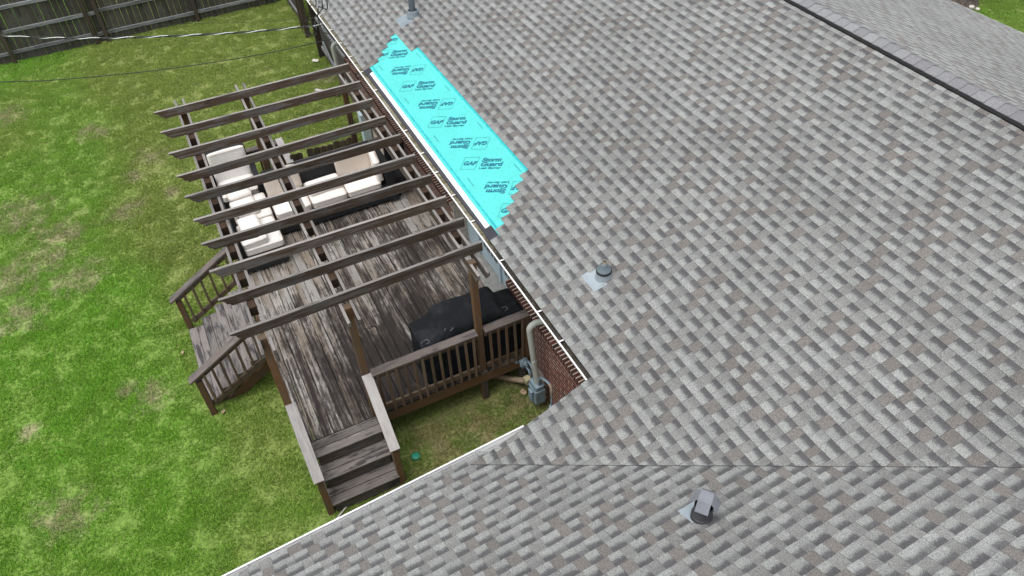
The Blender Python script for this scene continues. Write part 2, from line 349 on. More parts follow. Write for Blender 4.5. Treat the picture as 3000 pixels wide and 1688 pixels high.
def grass():
    m = MB()
    for (x0, x1, y0, y1) in [(-24, -8.3, -9.5, 1.2), (-8.3, -2.2, -9.5, -3.15), (-2.2, 0.2, -9.5, 0.42), (-12, -2.5, 10.9, 19)]:
        m.add([(x0, y0, 0.001), (x1, y0, 0.001), (x1, y1, 0.001), (x0, y1, 0.001)], [(0, 1, 2, 3)])
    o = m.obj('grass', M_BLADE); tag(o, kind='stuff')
    t = bpy.data.node_groups.new('grass_tufts', 'GeometryNodeTree')
    t.interface.new_socket('Geometry', in_out='INPUT', socket_type='NodeSocketGeometry'); t.interface.new_socket('Geometry', in_out='OUTPUT', socket_type='NodeSocketGeometry')
    nn = t.nodes.new; L = t.links.new
    gi, go = nn('NodeGroupInput'), nn('NodeGroupOutput')
    def rv(lo, hi, seed, dt='FLOAT'):
        r = nn('FunctionNodeRandomValue'); r.data_type = dt
        k = {'FLOAT': (2, 3, 1), 'FLOAT_VECTOR': (0, 1, 0)}[dt]
        r.inputs[k[0]].default_value = lo; r.inputs[k[1]].default_value = hi; r.inputs['Seed'].default_value = seed
        return r.outputs[k[2]]
    grid = nn('GeometryNodeMeshGrid'); grid.inputs['Size X'].default_value = 0.24; grid.inputs['Size Y'].default_value = 0.24; grid.inputs['Vertices X'].default_value = 2; grid.inputs['Vertices Y'].default_value = 2
    d1 = nn('GeometryNodeDistributePointsOnFaces'); d1.inputs['Density'].default_value = 1700; L(grid.outputs[0], d1.inputs['Mesh'])
    cone = nn('GeometryNodeMeshCone'); cone.fill_type = 'NONE'
    for nm, v in (('Vertices', 3), ('Side Segments', 1), ('Radius Top', 0.0008), ('Radius Bottom', 0.0052), ('Depth', 0.042)): cone.inputs[nm].default_value = v
    i1 = nn('GeometryNodeInstanceOnPoints'); L(d1.outputs['Points'], i1.inputs['Points']); L(cone.outputs[0], i1.inputs['Instance'])
    L(rv((-0.85, -0.85, 0), (0.85, 0.85, 6.28), 3, 'FLOAT_VECTOR'), i1.inputs['Rotation']); L(rv(0.55, 1.25, 4), i1.inputs['Scale'])
    re = nn('GeometryNodeRealizeInstances'); L(i1.outputs[0], re.inputs[0])
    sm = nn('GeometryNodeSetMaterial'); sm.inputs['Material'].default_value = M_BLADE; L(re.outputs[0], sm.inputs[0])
    d2 = nn('GeometryNodeDistributePointsOnFaces'); d2.inputs['Density'].default_value = 62; L(gi.outputs[0], d2.inputs['Mesh'])
    i2 = nn('GeometryNodeInstanceOnPoints'); L(d2.outputs['Points'], i2.inputs['Points']); L(sm.outputs[0], i2.inputs['Instance'])
    L(rv((-0.05, -0.05, 0), (0.05, 0.05, 6.28), 8, 'FLOAT_VECTOR'), i2.inputs['Rotation']); L(rv(0.6, 1.2, 9), i2.inputs['Scale'])
    L(i2.outputs[0], go.inputs[0])
    md = o.modifiers.new('tufts', 'NODES'); md.node_group = t
grass()

# ---------------------------------------------------------------- the house
house = thing('brick_house', (0, 0, 0), 'brick house with grey architectural shingle roof, white gutters and a bare turquoise patch', 'house')
ZL = 2.726                                   # gutter lip of the main eave
PM = 0.3322                                  # main pitch
def zmain(y): return ZL + 0.03 + PM * (y - 0.1)
KM = math.sqrt(1 + PM * PM)
RIDGE_Y = 5.404
V0 = V((0.3224, -1.1099, 2.3538))            # a point of the valley
NS = V((-0.36724826, -0.0225643, 0.92984922))
ED = V((-0.06132591, 0.99811779, 0)).normalized()
UPS = ED.cross(NS).normalized(); UPS = UPS if UPS.z > 0 else -UPS
E0 = V((0.009, -1.7643, 0)); E0.z = V0.z - (NS.x * (E0.x - V0.x) + NS.y * (E0.y - V0.y)) / NS.z
def clip(poly, a, b, c):
    """keep a*x+b*y+c>=0"""
    out = []
    for i, P in enumerate(poly):
        Q = poly[(i + 1) % len(poly)]; dp = a * P[0] + b * P[1] + c; dq = a * Q[0] + b * Q[1] + c
        if dp >= 0: out.append(P)
        if (dp >= 0) != (dq >= 0):
            t = dp / (dp - dq); out.append((P[0] + t * (Q[0] - P[0]), P[1] + t * (Q[1] - P[1])))
    return out
class Plane:
    def __init__(s, O, X, U): s.O = V(O); s.X = V(X).normalized(); s.U = V(U).normalized(); s.Nn = s.X.cross(s.U).normalized(); s.Nn = s.Nn if s.Nn.z > 0 else -s.Nn
    def at(s, x, u, h=0.0): return s.O + s.X * x + s.U * u + s.Nn * h
MAIN = Plane((0, 0, zmain(0)), (1, 0, 0), (0, 1 / KM, PM / KM))
WING = Plane(E0, ED, UPS)
BACKP = Plane((0, 2 * RIDGE_Y, zmain(0)), (1, 0, 0), (0, -1 / KM, PM / KM))
SRIDGE = RIDGE_Y * KM
# valley in main-plane coordinates: y = y0 + 1.283 (x - x0)
def tones(r):
    q = r.random()
    if q < 0.5: b = r.uniform(0.88, 1.12); return (0.335 * b, 0.345 * b, 0.345 * b), 1.0
    return (0, 0, 0), 0.0
EXPO = 0.146
PIECES = []
PATTERNS = ((0.125, 0.105, 0.145, 0.085, 0.11, 0.125, 0.165, 0.14), (0.14, 0.12, 0.105, 0.11, 0.165, 0.10, 0.13, 0.13), (0.115, 0.13, 0.18, 0.105, 0.12, 0.09, 0.14, 0.12))
def lay(plane, s_first, s_last, x0, x1, clips, holes, seed, stretch=1.0):
    r = random.Random(seed); k = 0; s = s_first
    while s < s_last - 1e-3:
        # three factory patterns of tabs, one metre long, each course stepped sideways by six inches
        ph = (k * 0.152 + r.uniform(-0.008, 0.008)) % 1.0; x = x0 - 1.0 + ph; seq = []; tooth = True
        top = min(s + EXPO + 0.028, s_last + 0.02)
        while x < x1:
            if not seq: seq = list(r.choice(PATTERNS))
            w = seq.pop(0) * stretch; tooth = len(seq) % 2 == 1
            xa, xb = x, x + w
            for (ha, hb, hs0, hs1) in holes:
                if hs0 - 1e-3 <= s < hs1 - 1e-3:
                    if xa < hb and xb > ha:
                        if xa < ha: xb = ha
                        elif xb > hb: xa = hb
                        else: xa = xb
            if xb - xa > 0.012:
                poly = [(xa + 0.0012, s), (xb - 0.0012, s), (xb - 0.0012, top), (xa + 0.0012, top)]
                for c in clips:
                    if poly: poly = clip(poly, *c)
                if len(poly) >= 3:
                    if tooth:
                        b = r.uniform(0.88, 1.12); t = (0.224 * b, 0.231 * b, 0.223 * b); gd = r.uniform(0.88, 1.0)
                    else:
                        q = r.random()
                        if q < 0.30: b = r.uniform(0.9, 1.1); t = (0.140 * b, 0.127 * b, 0.118 * b); gd = 0.1
                        elif q < 0.85: b = r.uniform(0.9, 1.1); t = (0.180 * b, 0.179 * b, 0.174 * b); gd = r.uniform(0.1, 0.4)
                        else: b = r.uniform(0.9, 1.1); t = (0.225 * b, 0.228 * b, 0.224 * b); gd = r.uniform(0.3, 0.7)
                    PIECES.append((plane, poly, s, tooth, t, gd, r.uniform(0, 0.002)))
            x += w
        s += EXPO; k += 1
def piece_mesh(pcs, name):
    m = MB(); T = []; G = []
    for plane, poly, s, tooth, t, gd, jit in pcs:
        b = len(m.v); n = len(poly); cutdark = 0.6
        hb = (0.0150 if tooth else 0.0120) + jit
        for (x, u) in poly:
            f = (u - s) / (EXPO + 0.028); h = hb + (0.0085 - hb) * f
            if plane is MAIN:
                dv = (1.283 * (x - vx) - (u / KM - vy)) / 1.627      # distance past the valley line
                if dv > -0.32:
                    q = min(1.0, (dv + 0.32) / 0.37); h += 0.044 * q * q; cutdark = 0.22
            m.v.append(plane.at(x, u, h)); T.append(t + (1,)); G.append(((u - s) / EXPO, gd, 0))
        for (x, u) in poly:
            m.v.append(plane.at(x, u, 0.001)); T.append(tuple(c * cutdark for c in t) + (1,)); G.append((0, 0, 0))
        area = sum(poly[i][0] * poly[(i + 1) % n][1] - poly[(i + 1) % n][0] * poly[i][1] for i in range(n))
        fl = plane.X.cross(plane.U).z < 0
        idx = list(range(n))
        if (area < 0) != fl: idx.reverse()
        m.f.append(tuple(b + i for i in idx)); m.smooth.append(False)
        for a in range(n):
            i, j = idx[a], idx[(a + 1) % n]
            m.f.append((b + i, b + n + i, b + n + j, b + j)); m.smooth.append(False)
    me = m.mesh(name, M_SHINGLE)
    a = me.attributes.new('tone', 'FLOAT_COLOR', 'POINT'); a.data.foreach_set('color', [c for t in T for c in t])
    a = me.attributes.new('grad', 'FLOAT_VECTOR', 'POINT'); a.data.foreach_set('vector', [c for t in G for c in t])
    return me
# stripped patch: (x from, x to, s from, s to) per course, shingles missing inside
S0 = 0.065
holes = [(-7.87, -2.62, S0, S0 + EXPO), (-7.87, -2.745, S0 + EXPO, S0 + 2 * EXPO), (-7.98, -2.86, S0 + 2 * EXPO, S0 + 3 * EXPO), (-8.13, -2.995, S0 + 3 * EXPO, S0 + 4 * EXPO),
         (-8.25, -3.13, S0 + 4 * EXPO, S0 + 5 * EXPO), (-8.385, -3.26, S0 + 5 * EXPO, S0 + 6 * EXPO), (-7.60, -3.38, S0 + 6 * EXPO, S0 + 7 * EXPO), (-1.235, -0.985, S0 + 5 * EXPO, S0 + 6 * EXPO)]
vx, vy = V0.x, V0.y
# main slope, right-hand limit = valley (inside: 1.283 (x-vx) - (y-vy) <= 0 with y = u / KM)
valley_main = (-1.283, 1 / KM, 1.283 * vx - vy)
lay(MAIN, S0, SRIDGE - 0.10, -13.6, 6.5, [(valley_main[0], valley_main[1], valley_main[2] + 0.05 * 1.627)], holes, 11)
s_neg = S0
while s_neg > -1.75: s_neg -= EXPO
lay(MAIN, s_neg, S0 - 1e-3, -0.1, 1.4, [(valley_main[0], valley_main[1], valley_main[2] + 0.05 * 1.627), (1, 0.072 / KM, -0.0)], [], 12)
# wing slope: region on the far side of the valley
def wing_val():
    d = V((1, 1.283, PM * 1.283)); P = V0
    a = (P - E0); b = d
    p0 = (a.dot(WING.X), a.dot(WING.U)); dd = (b.dot(WING.X), b.dot(WING.U))
    nx, nu = dd[1], -dd[0]                      # normal
    c = -(nx * p0[0] + nu * p0[1])
    if nx * (-5) + nu * 0.5 + c < 0: nx, nu, c = -nx, -nu, -c
    L = math.hypot(nx, nu); return (nx / L, nu / L, c / L)
WV = wing_val()
lay(WING, -0.02, 7.2, -7.6, 9.0, [(WV[0], WV[1], WV[2] + 0.16)], [], 21)
NF = len(PIECES)
lay(BACKP, S0, SRIDGE - 0.12, -16, 9, [], [], 31, 1.15)
# the 300 pieces that show largest become shingles of their own
def screen(P):
    d = P - CAM; z = d.dot(_f); return (0.5 + 0.75421 * d.dot(_r) / z, 0.5 - 1.34037 * d.dot(_u) / z, z)
vis = []
for i, pc in enumerate(PIECES[:NF]):
    cx = sum(q[0] for q in pc[1]) / len(pc[1]); cu = sum(q[1] for q in pc[1]) / len(pc[1])
    X = pc[0].at(cx, cu); sx, sy, z = screen(X)
    if 0 < sx < 1 and 0 < sy < 1:
        n = len(pc[1]); ar = abs(sum(pc[1][j][0] * pc[1][(j + 1) % n][1] - pc[1][(j + 1) % n][0] * pc[1][j][1] for j in range(n))) / 2
        vis.append((-ar * pc[0].Nn.dot((CAM - X).normalized()) / z ** 2, i))
vis.sort(); single = set(i for _, i in vis[:300])

def slab(plane, poly, th, name, mat, parent, top=0.0):
    n = len(poly); m = MB()
    m.add([plane.at(x, u, top) for x, u in poly] + [plane.at(x, u, top - th) for x, u in poly],
          [tuple(range(n)), tuple(range(2 * n - 1, n - 1, -1))] + [(i, n + i, n + (i + 1) % n, (i + 1) % n) for i in range(n)])
    return m.obj(name, mat, parent)
xr = vx + (RIDGE_Y - vy) / 1.283             # valley meets ridge line
yv = vy + (0.11 - vx) * 1.283
roof = slab(MAIN, [(-13.6, S0), (0.0, S0), (0.11, yv * KM), (xr, SRIDGE), (-13.6, SRIDGE)], 0.05, 'roof', M_FELT, house)
tag(roof, 'main roof slope facing the deck')
p = lambda P: ((V(P) - E0).dot(WING.X), (V(P) - E0).dot(WING.U))
top = V((xr, RIDGE_Y, zmain(RIDGE_Y)))
wp = [(-7.6, 0.0), (p((0.0, yv, zmain(yv)))[0], 0.0), p(top), (p(top)[0], 7.2), (-7.6, 7.2)]
wing_roof = slab(WING, wp, 0.05, 'roof', M_FELT, house); tag(wing_roof, 'lower roof slope of the wing in the foreground')
back_roof = slab(BACKP, [(-16, S0), (9, S0), (9, SRIDGE), (-16, SRIDGE)], 0.05, 'roof', M_FELT, house); tag(back_roof, 'far roof slope beyond the ridge')
rest = {0: [], 1: [], 2: []}
for i, pc in enumerate(PIECES):
    w = 0 if pc[0] is MAIN else 1 if pc[0] is WING else 2
    if i in single: link(bpy.data.objects.new('shingle', piece_mesh([pc], 'shingle')), (roof, wing_roof)[w])
    else: rest[w].append(pc)
for w, rf in ((0, roof), (1, wing_roof), (2, back_roof)):
    o = link(bpy.data.objects.new('shingles', piece_mesh(rest[w], 'shingles')), rf); tag(o, kind='stuff')
# exposed starter felt at the two lower corners of the stripped patch
slab(MAIN, [(-7.95, 0.055), (-7.70, 0.055), (-7.70, 0.185), (-7.95, 0.185)], 0.004, 'starter_strip', M_FELT, roof, 0.008)
slab(MAIN, [(-2.86, 0.055), (-2.60, 0.055), (-2.60, 0.20), (-2.86, 0.20)], 0.004, 'starter_strip', M_FELT, roof, 0.008)
# membrane edge and black drip edge
slab(MAIN, [(-7.745, 0.105), (-2.80, 0.088), (-2.785, 0.20), (-7.75, 0.20)], 0.001, 'membrane_edge', M_DRIP, house, 0.0015)
slab(MAIN, [(-7.80, 0.070), (-2.76, 0.070), (-2.80, 0.112), (-7.745, 0.122)], 0.012, 'drip_edge', plain('dark_drip_edge', (0.04, 0.04, 0.05), 0.6), house, 0.004)

# turquoise membrane
def sheet():
    k = N('turquoise_membrane', 0.5, 0.35); w = k.pos()
    n1 = k.noise(w, 26, 3, 0.6); n2 = k.noise(w, 3.0, 4, 0.6); n3 = k.noise(k.mapv(w, (1.2, 7, 7)), 1.4, 3, 0.5, 0.6)
    k.col(k.mul((0.078, 0.53, 0.50), k.math('MULTIPLY', k.ss(n1, 0.2, 0.8, 0.90, 1.08), k.ss(n2, 0.3, 0.7, 0.94, 1.04))))
    k.bump(k.math('ADD', k.math('MULTIPLY', n1, 0.6), k.math('MULTIPLY', n3, 2.2)), 0.45, 0.016)
    return k.m
m = MB(); nx, nu = 150, 18
for i in range(nx + 1):
    for j in range(nu + 1):
        x = -8.60 + 6.2 * i / nx; u = 0.182 + 0.916 * j / nu
        if j == 0 and i < 16: pass
        h = 0.0020 + 0.0025 * abs(mnoise.noise(V((x * 1.3, u * 5, 0)))) * (1 if 0 < j < nu else 0.2)
        m.v.append(MAIN.at(x, u + 0.004 * mnoise.noise(V((x * 2.5, j, 3))), h))
for i in range(nx):
    for j in range(nu): m.f.append((i * (nu + 1) + j, (i + 1) * (nu + 1) + j, (i + 1) * (nu + 1) + j + 1, i * (nu + 1) + j + 1)); m.smooth.append(True)
membrane = m.obj('roof_membrane', sheet(), house); tag(membrane, 'turquoise self-adhesive underlayment with printed lettering in the stripped patch')
def ink(name, c):
    k = N(name, 0.55, 0.3); k.col(k.mul(c, k.ss(k.noise(k.pos(), 40, 2), 0.3, 0.7, 0.9, 1.1))); return k.m
M_INK = ink('navy_ink', (0.012, 0.13, 0.20))
def band_ink():
    k = N('teal_band', 0.5, 0.3); w = k.pos(); a = k.noise(k.mapv(w, (90, 6, 6)), 1.0, 2, 0.6); b = k.noise(k.mapv(w, (14, 1, 1)), 1.0, 2)
    k.col(k.mix(k.ss(k.math('ADD', k.math('MULTIPLY', a, 0.6), k.math('MULTIPLY', b, 0.4)), 0.40, 0.58), (0.010, 0.30, 0.34), (0.025, 0.46, 0.47))); return k.m
M_BAND = band_ink()
for (u0, u1, xa, xb) in ((0.222, 0.250, -8.0, -2.6), (1.056, 1.092, -7.7, -3.3)):
    mb = MB(); n = 60
    for i in range(n + 1):
        x = xa + (xb - xa) * i / n; mb.v += [tuple(MAIN.at(x, u0, 0.0056)), tuple(MAIN.at(x, u1, 0.0056))]
    for i in range(n): mb.f.append((2 * i, 2 * i + 2, 2 * i + 3, 2 * i + 1)); mb.smooth.append(True)
    mb.obj('printed_band', M_BAND, membrane)
def text_mesh(body, bold):
    cu = bpy.data.curves.new('lettering', 'FONT'); cu.body = body; cu.size = 1.0; cu.offset = bold; cu.resolution_u = 3
    o = bpy.data.objects.new('lettering', cu); COL.objects.link(o)
    dg = bpy.context.evaluated_depsgraph_get(); me = bpy.data.meshes.new_from_object(o.evaluated_get(dg))
    vs_ = [v.co.copy() for v in me.vertices]; fs_ = [tuple(p.vertices) for p in me.polygons]
    bpy.data.objects.remove(o); bpy.data.curves.remove(cu); bpy.data.meshes.remove(me)
    return vs_, fs_
TX = {b: text_mesh(b, w) for b, w in (('GAF', 0.045), ('Storm', 0.045), ('Guard', 0.045), ('Leak Barrier', 0.018))}
def place_text(mb, body, u0, u1, v0, v1, tr, slant=0.0):
    vs_, fs_ = TX[body]
    base = [v for v in vs_]
    x0 = min(v.x for v in base); x1 = max(v.x for v in base); y0 = min(v.y for v in base); y1 = max(v.y for v in base)
    desc = 0.0
    yb = 0.0; yt = 0.715                      # baseline and cap height of the face
    P = []
    for v in base:
        a = u0 + (v.x - x0) / (x1 - x0) * (u1 - u0); b = v0 + (v.y - yb) / (yt - yb) * (v1 - v0); P.append(tr(a + slant * (b - v0), b))
    mb.add(P, fs_)
def logo(ox, os, flip):
    mb = MB(); s = -1 if flip else 1; q = math.sqrt(0.5) * s
    tr = lambda a, b: MAIN.at(ox + (a - b) * q, os + (a + b) * q, 0.0062)
    t = 0.0042; B = 0.243
    for (a0, a1, b0, b1) in ((0, B, 0, t), (0, B, B - t, B), (0, t, t, B - t), (B - t, B, t, B - t)):
        mb.add([tr(a0, b0), tr(a1, b0), tr(a1, b1), tr(a0, b1)], [(0, 1, 2, 3)])
    place_text(mb, 'GAF', 0.014, 0.224, 0.084, 0.158, tr, 0.15)
    place_text(mb, 'Storm', 0.302, 0.612, 0.148, 0.222, tr, 0.12)
    place_text(mb, 'Guard', 0.302, 0.652, 0.060, 0.134, tr, 0.12)
    place_text(mb, 'Leak Barrier', 0.300, 0.650, 0.000, 0.044, tr, 0.12)
    mb.obj('printed_lettering', M_INK, membrane)
for x in (-8.007, -6.737, -5.458, -4.182, -2.919): logo(x, 0.336, False)
for x in (-8.265, -6.997, -5.72, -4.434, -3.180): logo(x, 0.992, True)
mb = MB()
for (x0, s0) in [(-7.461, 0.988), (-6.189, 0.988), (-4.911, 0.986), (-3.64, 0.986), (-7.774, 0.336), (-6.491, 0.336), (-5.209, 0.336), (-3.93, 0.338)]:
    r = random.Random(5); x = x0
    while x < x0 + 0.22:
        w = r.choice((0.008, 0.012, 0.016)); mb.add([MAIN.at(x, s0, 0.0062), MAIN.at(x + w, s0, 0.0062), MAIN.at(x + w, s0 + 0.008, 0.0062), MAIN.at(x, s0 + 0.008, 0.0062)], [(0, 1, 2, 3)]); x += w + r.choice((0.003, 0.006))
mb.obj('printed_small_line', M_INK, membrane)

# valley flashing edge: cut line of the closed valley
# ridge: vent and caps
mb = MB(); n = 220
for i in range(n + 1):
    x = -14 + 22 * i / n; wob = 0.006 * mnoise.noise(V((x * 3.1, 0, 0))) + 0.004 * mnoise.noise(V((x * 11, 0, 5)))
    for (s, h) in ((SRIDGE - 0.165 + wob, 0.010), (SRIDGE - 0.160 + wob, 0.030), (SRIDGE - 0.09, 0.036 + wob * 0.5), (SRIDGE, 0.034)):
        mb.v.append(tuple(MAIN.at(x, s, h)))
for i in range(n):
    for j in range(3): mb.f.append((i * 4 + j, (i + 1) * 4 + j, (i + 1) * 4 + j + 1, i * 4 + j + 1)); mb.smooth.append(False)
vent = mb.obj('ridge_vent', M_VENT, house)
mb = MB()
mb.add([BACKP.at(-14, SRIDGE - 0.155, 0.010), BACKP.at(8, SRIDGE - 0.155, 0.010), BACKP.at(8, SRIDGE - 0.150, 0.030), BACKP.at(-14, SRIDGE - 0.150, 0.030), BACKP.at(8, SRIDGE, 0.034), BACKP.at(-14, SRIDGE, 0.034)], [(0, 1, 2, 3), (3, 2, 4, 5)])
mb.obj('ridge_vent', M_VENT, house)
def capmat():
    k = N('ridge_cap_granules', 0.95, 0.12); w = k.pos(); gr = k.noise(w, 130, 2, 0.7)
    c = k.mix(k.rand(), (0.165, 0.165, 0.175), (0.25, 0.255, 0.26)); k.col(k.mul(c, k.ss(gr, 0.3, 0.7, 0.65, 1.35))); k.bump(gr, 0.3, 0.004); return k.m
M_CAPS = capmat()
RT = V((0, RIDGE_Y, zmain(RIDGE_Y)))
x = -7.0; capme = None
while x < 4.2:
    if capme is None:
        mb = MB(); w = 0.125; L = 0.19
        for (xx, h) in ((0, 0.041), (L, 0.050)):
            for (dy, dz) in ((-w, -w * PM), (-w * 0.3, -w * 0.3 * PM + 0.002), (0, 0.004), (w * 0.3, -w * 0.3 * PM + 0.002), (w, -w * PM)): mb.v.append((xx, dy, dz + h))
        for (xx, h) in ((0, 0.036), (L, 0.038)):
            for (dy, dz) in ((-w, -w * PM), (-w * 0.3, -w * 0.3 * PM + 0.002), (0, 0.004), (w * 0.3, -w * 0.3 * PM + 0.002), (w, -w * PM)): mb.v.append((xx, dy, dz + h))
        for j in range(4): mb.f.append((j, 5 + j, 6 + j, j + 1)); mb.f.append((j, j + 1, 11 + j, 10 + j)); mb.smooth += [False] * 2
        mb.f += [(0, 10, 15, 5), (4, 9, 19, 14)] + [(5 + j, 15 + j, 16 + j, 6 + j) for j in range(4)]; mb.smooth += [False] * 6
        capme = mb.mesh('ridge_cap', M_CAPS)
    link(bpy.data.objects.new('ridge_cap', capme), house, Matrix.Translation(RT + V((x, 0, rnd.uniform(-0.001, 0.002))))); x += 0.171

# gutters
def gutter(name, P0, P1, inward, label, seed):
    P0 = V(P0); P1 = V(P1); L = (P1 - P0).length; X = (P1 - P0).normalized(); Y = V(inward).normalized()
    M = Matrix(((X.x, Y.x, 0, P0.x), (X.y, Y.y, 0, P0.y), (X.z, Y.z, 1, P0.z), (0, 0, 0, 1)))
    # K-style trough: white rolled lip, curved face, flat bottom, back
    prof = [(0.009, -0.004), (0.009, 0.0), (-0.009, 0.0), (-0.008, -0.006), (0.010, -0.05), (0.014, -0.07), (0.035, -0.118), (0.125, -0.118), (0.125, 0.0), (0.123, 0.0), (0.123, -0.116), (0.037, -0.116), (0.017, -0.07), (0.013, -0.05), (-0.004, -0.008), (-0.004, -0.004)]
    n = len(prof); P = [(0, y, z) for y, z in prof] + [(L, y, z) for y, z in prof]
    o = MB().add(P, [(i, (i + 1) % n, n + (i + 1) % n, n + i) for i in range(n)] + [tuple(range(n - 1, -1, -1)), tuple(range(n, 2 * n))]).obj(name, M_WHITE, house, M)
    tag(o, label); return o, M, L
gut, GM, GL = gutter('gutter', (-13.6, 0, ZL), (-0.005, 0, ZL), (0, 1, 0), 'white gutter of the main eave with silt inside', 1)
mb = MB(); n = 170
for i in range(n + 1):
    x = GL * i / n
    for j, y in enumerate((0.0, 0.035, 0.07, 0.12)): mb.v.append((x, y, -0.026 + 0.012 * mnoise.noise(V((x * 2.2, y * 20, 1))) + (0.006 if j in (0, 3) else 0)))
for i in range(n):
    for j in range(3): mb.f.append((i * 4 + j, (i + 1) * 4 + j, (i + 1) * 4 + j + 1, i * 4 + j + 1)); mb.smooth.append(True)
tag(mb.obj('gutter_silt', M_DEBRIS, gut, GM), kind='stuff')
for x in (-11.9, -11.35, -10.55, -9.80, -9.17, -8.55, -7.90, -7.17, -5.72, -5.0, -4.43, -3.80, -3.13, -2.22, -1.18, -0.64):
    MB().cbox((-0.010, 0.004, 0.0005), (0.010, 0.112, 0.006), 0.001, 1).obj('gutter_hanger', M_WHITE, gut, Matrix.Translation(V((x, 0, ZL))))
lipA = V((-0.150, -0.72, 2.172)); lipB = lipA - ED * 6.2
gut2, GM2, GL2 = gutter('gutter', lipB, lipA, (0.998, 0.0613, 0), 'white gutter of the wing eave', 2)
mb = MB().box((0, 0.004, -0.075), (GL2, 0.118, -0.07)); mb.obj('gutter_floor', M_GUTIN, gut2, GM2)
for d in (0.62, 1.25, 1.9, 2.55, 3.2, 3.85, 4.5, 5.15, 5.8):
    q = lipA - ED * d; M = GM2.copy(); M.translation = q
    MB().cbox((-0.008, 0.004, 0.0005), (0.008, 0.112, 0.004), 0.001, 1).obj('gutter_hanger', M_GUTIN, gut2, M)
gut3, _, _ = gutter('gutter', (9, 2 * RIDGE_Y - 0.0, ZL), (-16, 2 * RIDGE_Y, ZL), (0, -1, 0), 'gutter of the far eave', 3)
# fascia, soffit, rake board
for (a, b) in (((-13.6, 0.128, 2.60), (0.0, 0.148, 2.735)),):
    MB().box(a, b).obj('fascia', M_WHITE, house)
MB().box((-13.6, 0.150, 2.585), (0.02, 0.60, 2.600)).obj('soffit', M_SIDING, house)
MB().prism([(0.02, zmain(0.02) - 0.015), (-1.32, zmain(-1.32) - 0.02), (-1.32, zmain(-1.32) - 0.16), (0.02, zmain(0.02) - 0.15)], 0.02).obj('rake_board', M_WHITE, house, Matrix(((-0.072, -1, 0, 0.055), (1, -0.072, 0, 0), (0, 0, 1, 0), (0, 0, 0, 1))))

# walls
WY = 0.46
core = MB()
for (a, b) in (((-11.0, WY + 0.003, 0), (-5.1, WY + 0.3, 1.49)), ((-2.98, WY + 0.003, 0), (0.45, WY + 0.3, 1.49)), ((0.35, -6.6, 0), (0.65, WY + 0.3, 2.1)), ((-11.0, WY + 0.31, 0), (-10.7, 10.19, 2.55)), ((-11.0, 10.2, 0), (8, 10.5, 2.55)), ((-5.1, WY + 0.02, 0), (-2.98, WY + 0.3, 0.62))):
    core.box(a, b)
brickwall = core.obj('brick_wall', M_MORTAR, house)
MB().box((-11.0, WY + 0.09, 1.56), (-5.1, WY + 0.25, 2.585)).box((-2.98, WY + 0.09, 1.56), (0.45, WY + 0.25, 2.585)).box((-5.1, WY + 0.40, 2.35), (-2.98, WY + 0.55, 2.585)).obj('siding', M_SIDING, house)
MB().box((-0.1, 0, 0), (0.1, 0.1, 0.1))
BL, BH, PX, PZ = 0.196, 0.049, 0.213, 0.0675
BR = {}
def brickmesh(kind, mat):
    if kind not in BR:
        d = {'s': (BL, 0.02, BH), 'r': (0.052, 0.19, 0.098)}[kind]
        BR[kind] = MB().cbox((0, 0, 0), d, 0.003, 0 if kind == 's' else 1).mesh('brick', mat)
    return BR[kind]
cnt = 0; far = MB()
for row in range(21):
    z = 0.02 + row * PZ; x = -10.98 + (0.5 * PX if row % 2 else 0)
    while x < 0.3:
        inside = -5.1 - BL < x < -2.98
        if not inside and x + BL < 0.33:
            if x > -1.98:
                link(bpy.data.objects.new('brick', brickmesh('s', M_BRICK)), brickwall, Matrix.Translation(V((x, WY - rnd.uniform(0, 0.004), z)))); cnt += 1
            elif row > 6: far.box((x, WY, z), (x + BL, WY + 0.014, z + BH))
        x += PX
tag(far.obj('bricks', M_BRICK, brickwall), kind='stuff')
x = -10.9
while x < 0.3:
    if not (-5.16 < x < -3.0):
        link(bpy.data.objects.new('brick', brickmesh('r', M_ROWLOCK)), brickwall, Matrix.Translation(V((x, WY - 0.052 - rnd.uniform(0, 0.002), 1.463 + rnd.uniform(0, 0.004))) ) @ Matrix.Rotation(math.radians(7), 4, 'X')); cnt += 1
    x += 0.0715
for (xa, xb) in ((-10.9, -5.12), (-2.99, 0.30)):
    MB().box((0, 0.0015, 0.0), (xb - xa, 0.185, 0.0955)).obj('mortar_bed', M_MORTAR, brickwall, Matrix.Translation(V((xa, WY - 0.050, 1.463))) @ Matrix.Rotation(math.radians(7), 4, 'X'))
# side of the door recess
MB().box((-2.985, WY + 0.02, 0.62), (-2.90, WY + 0.30, 1.49)).box((-5.18, WY + 0.02, 0.62), (-5.11, WY + 0.3, 1.49)).obj('brick_return', M_BRICK, brickwall)

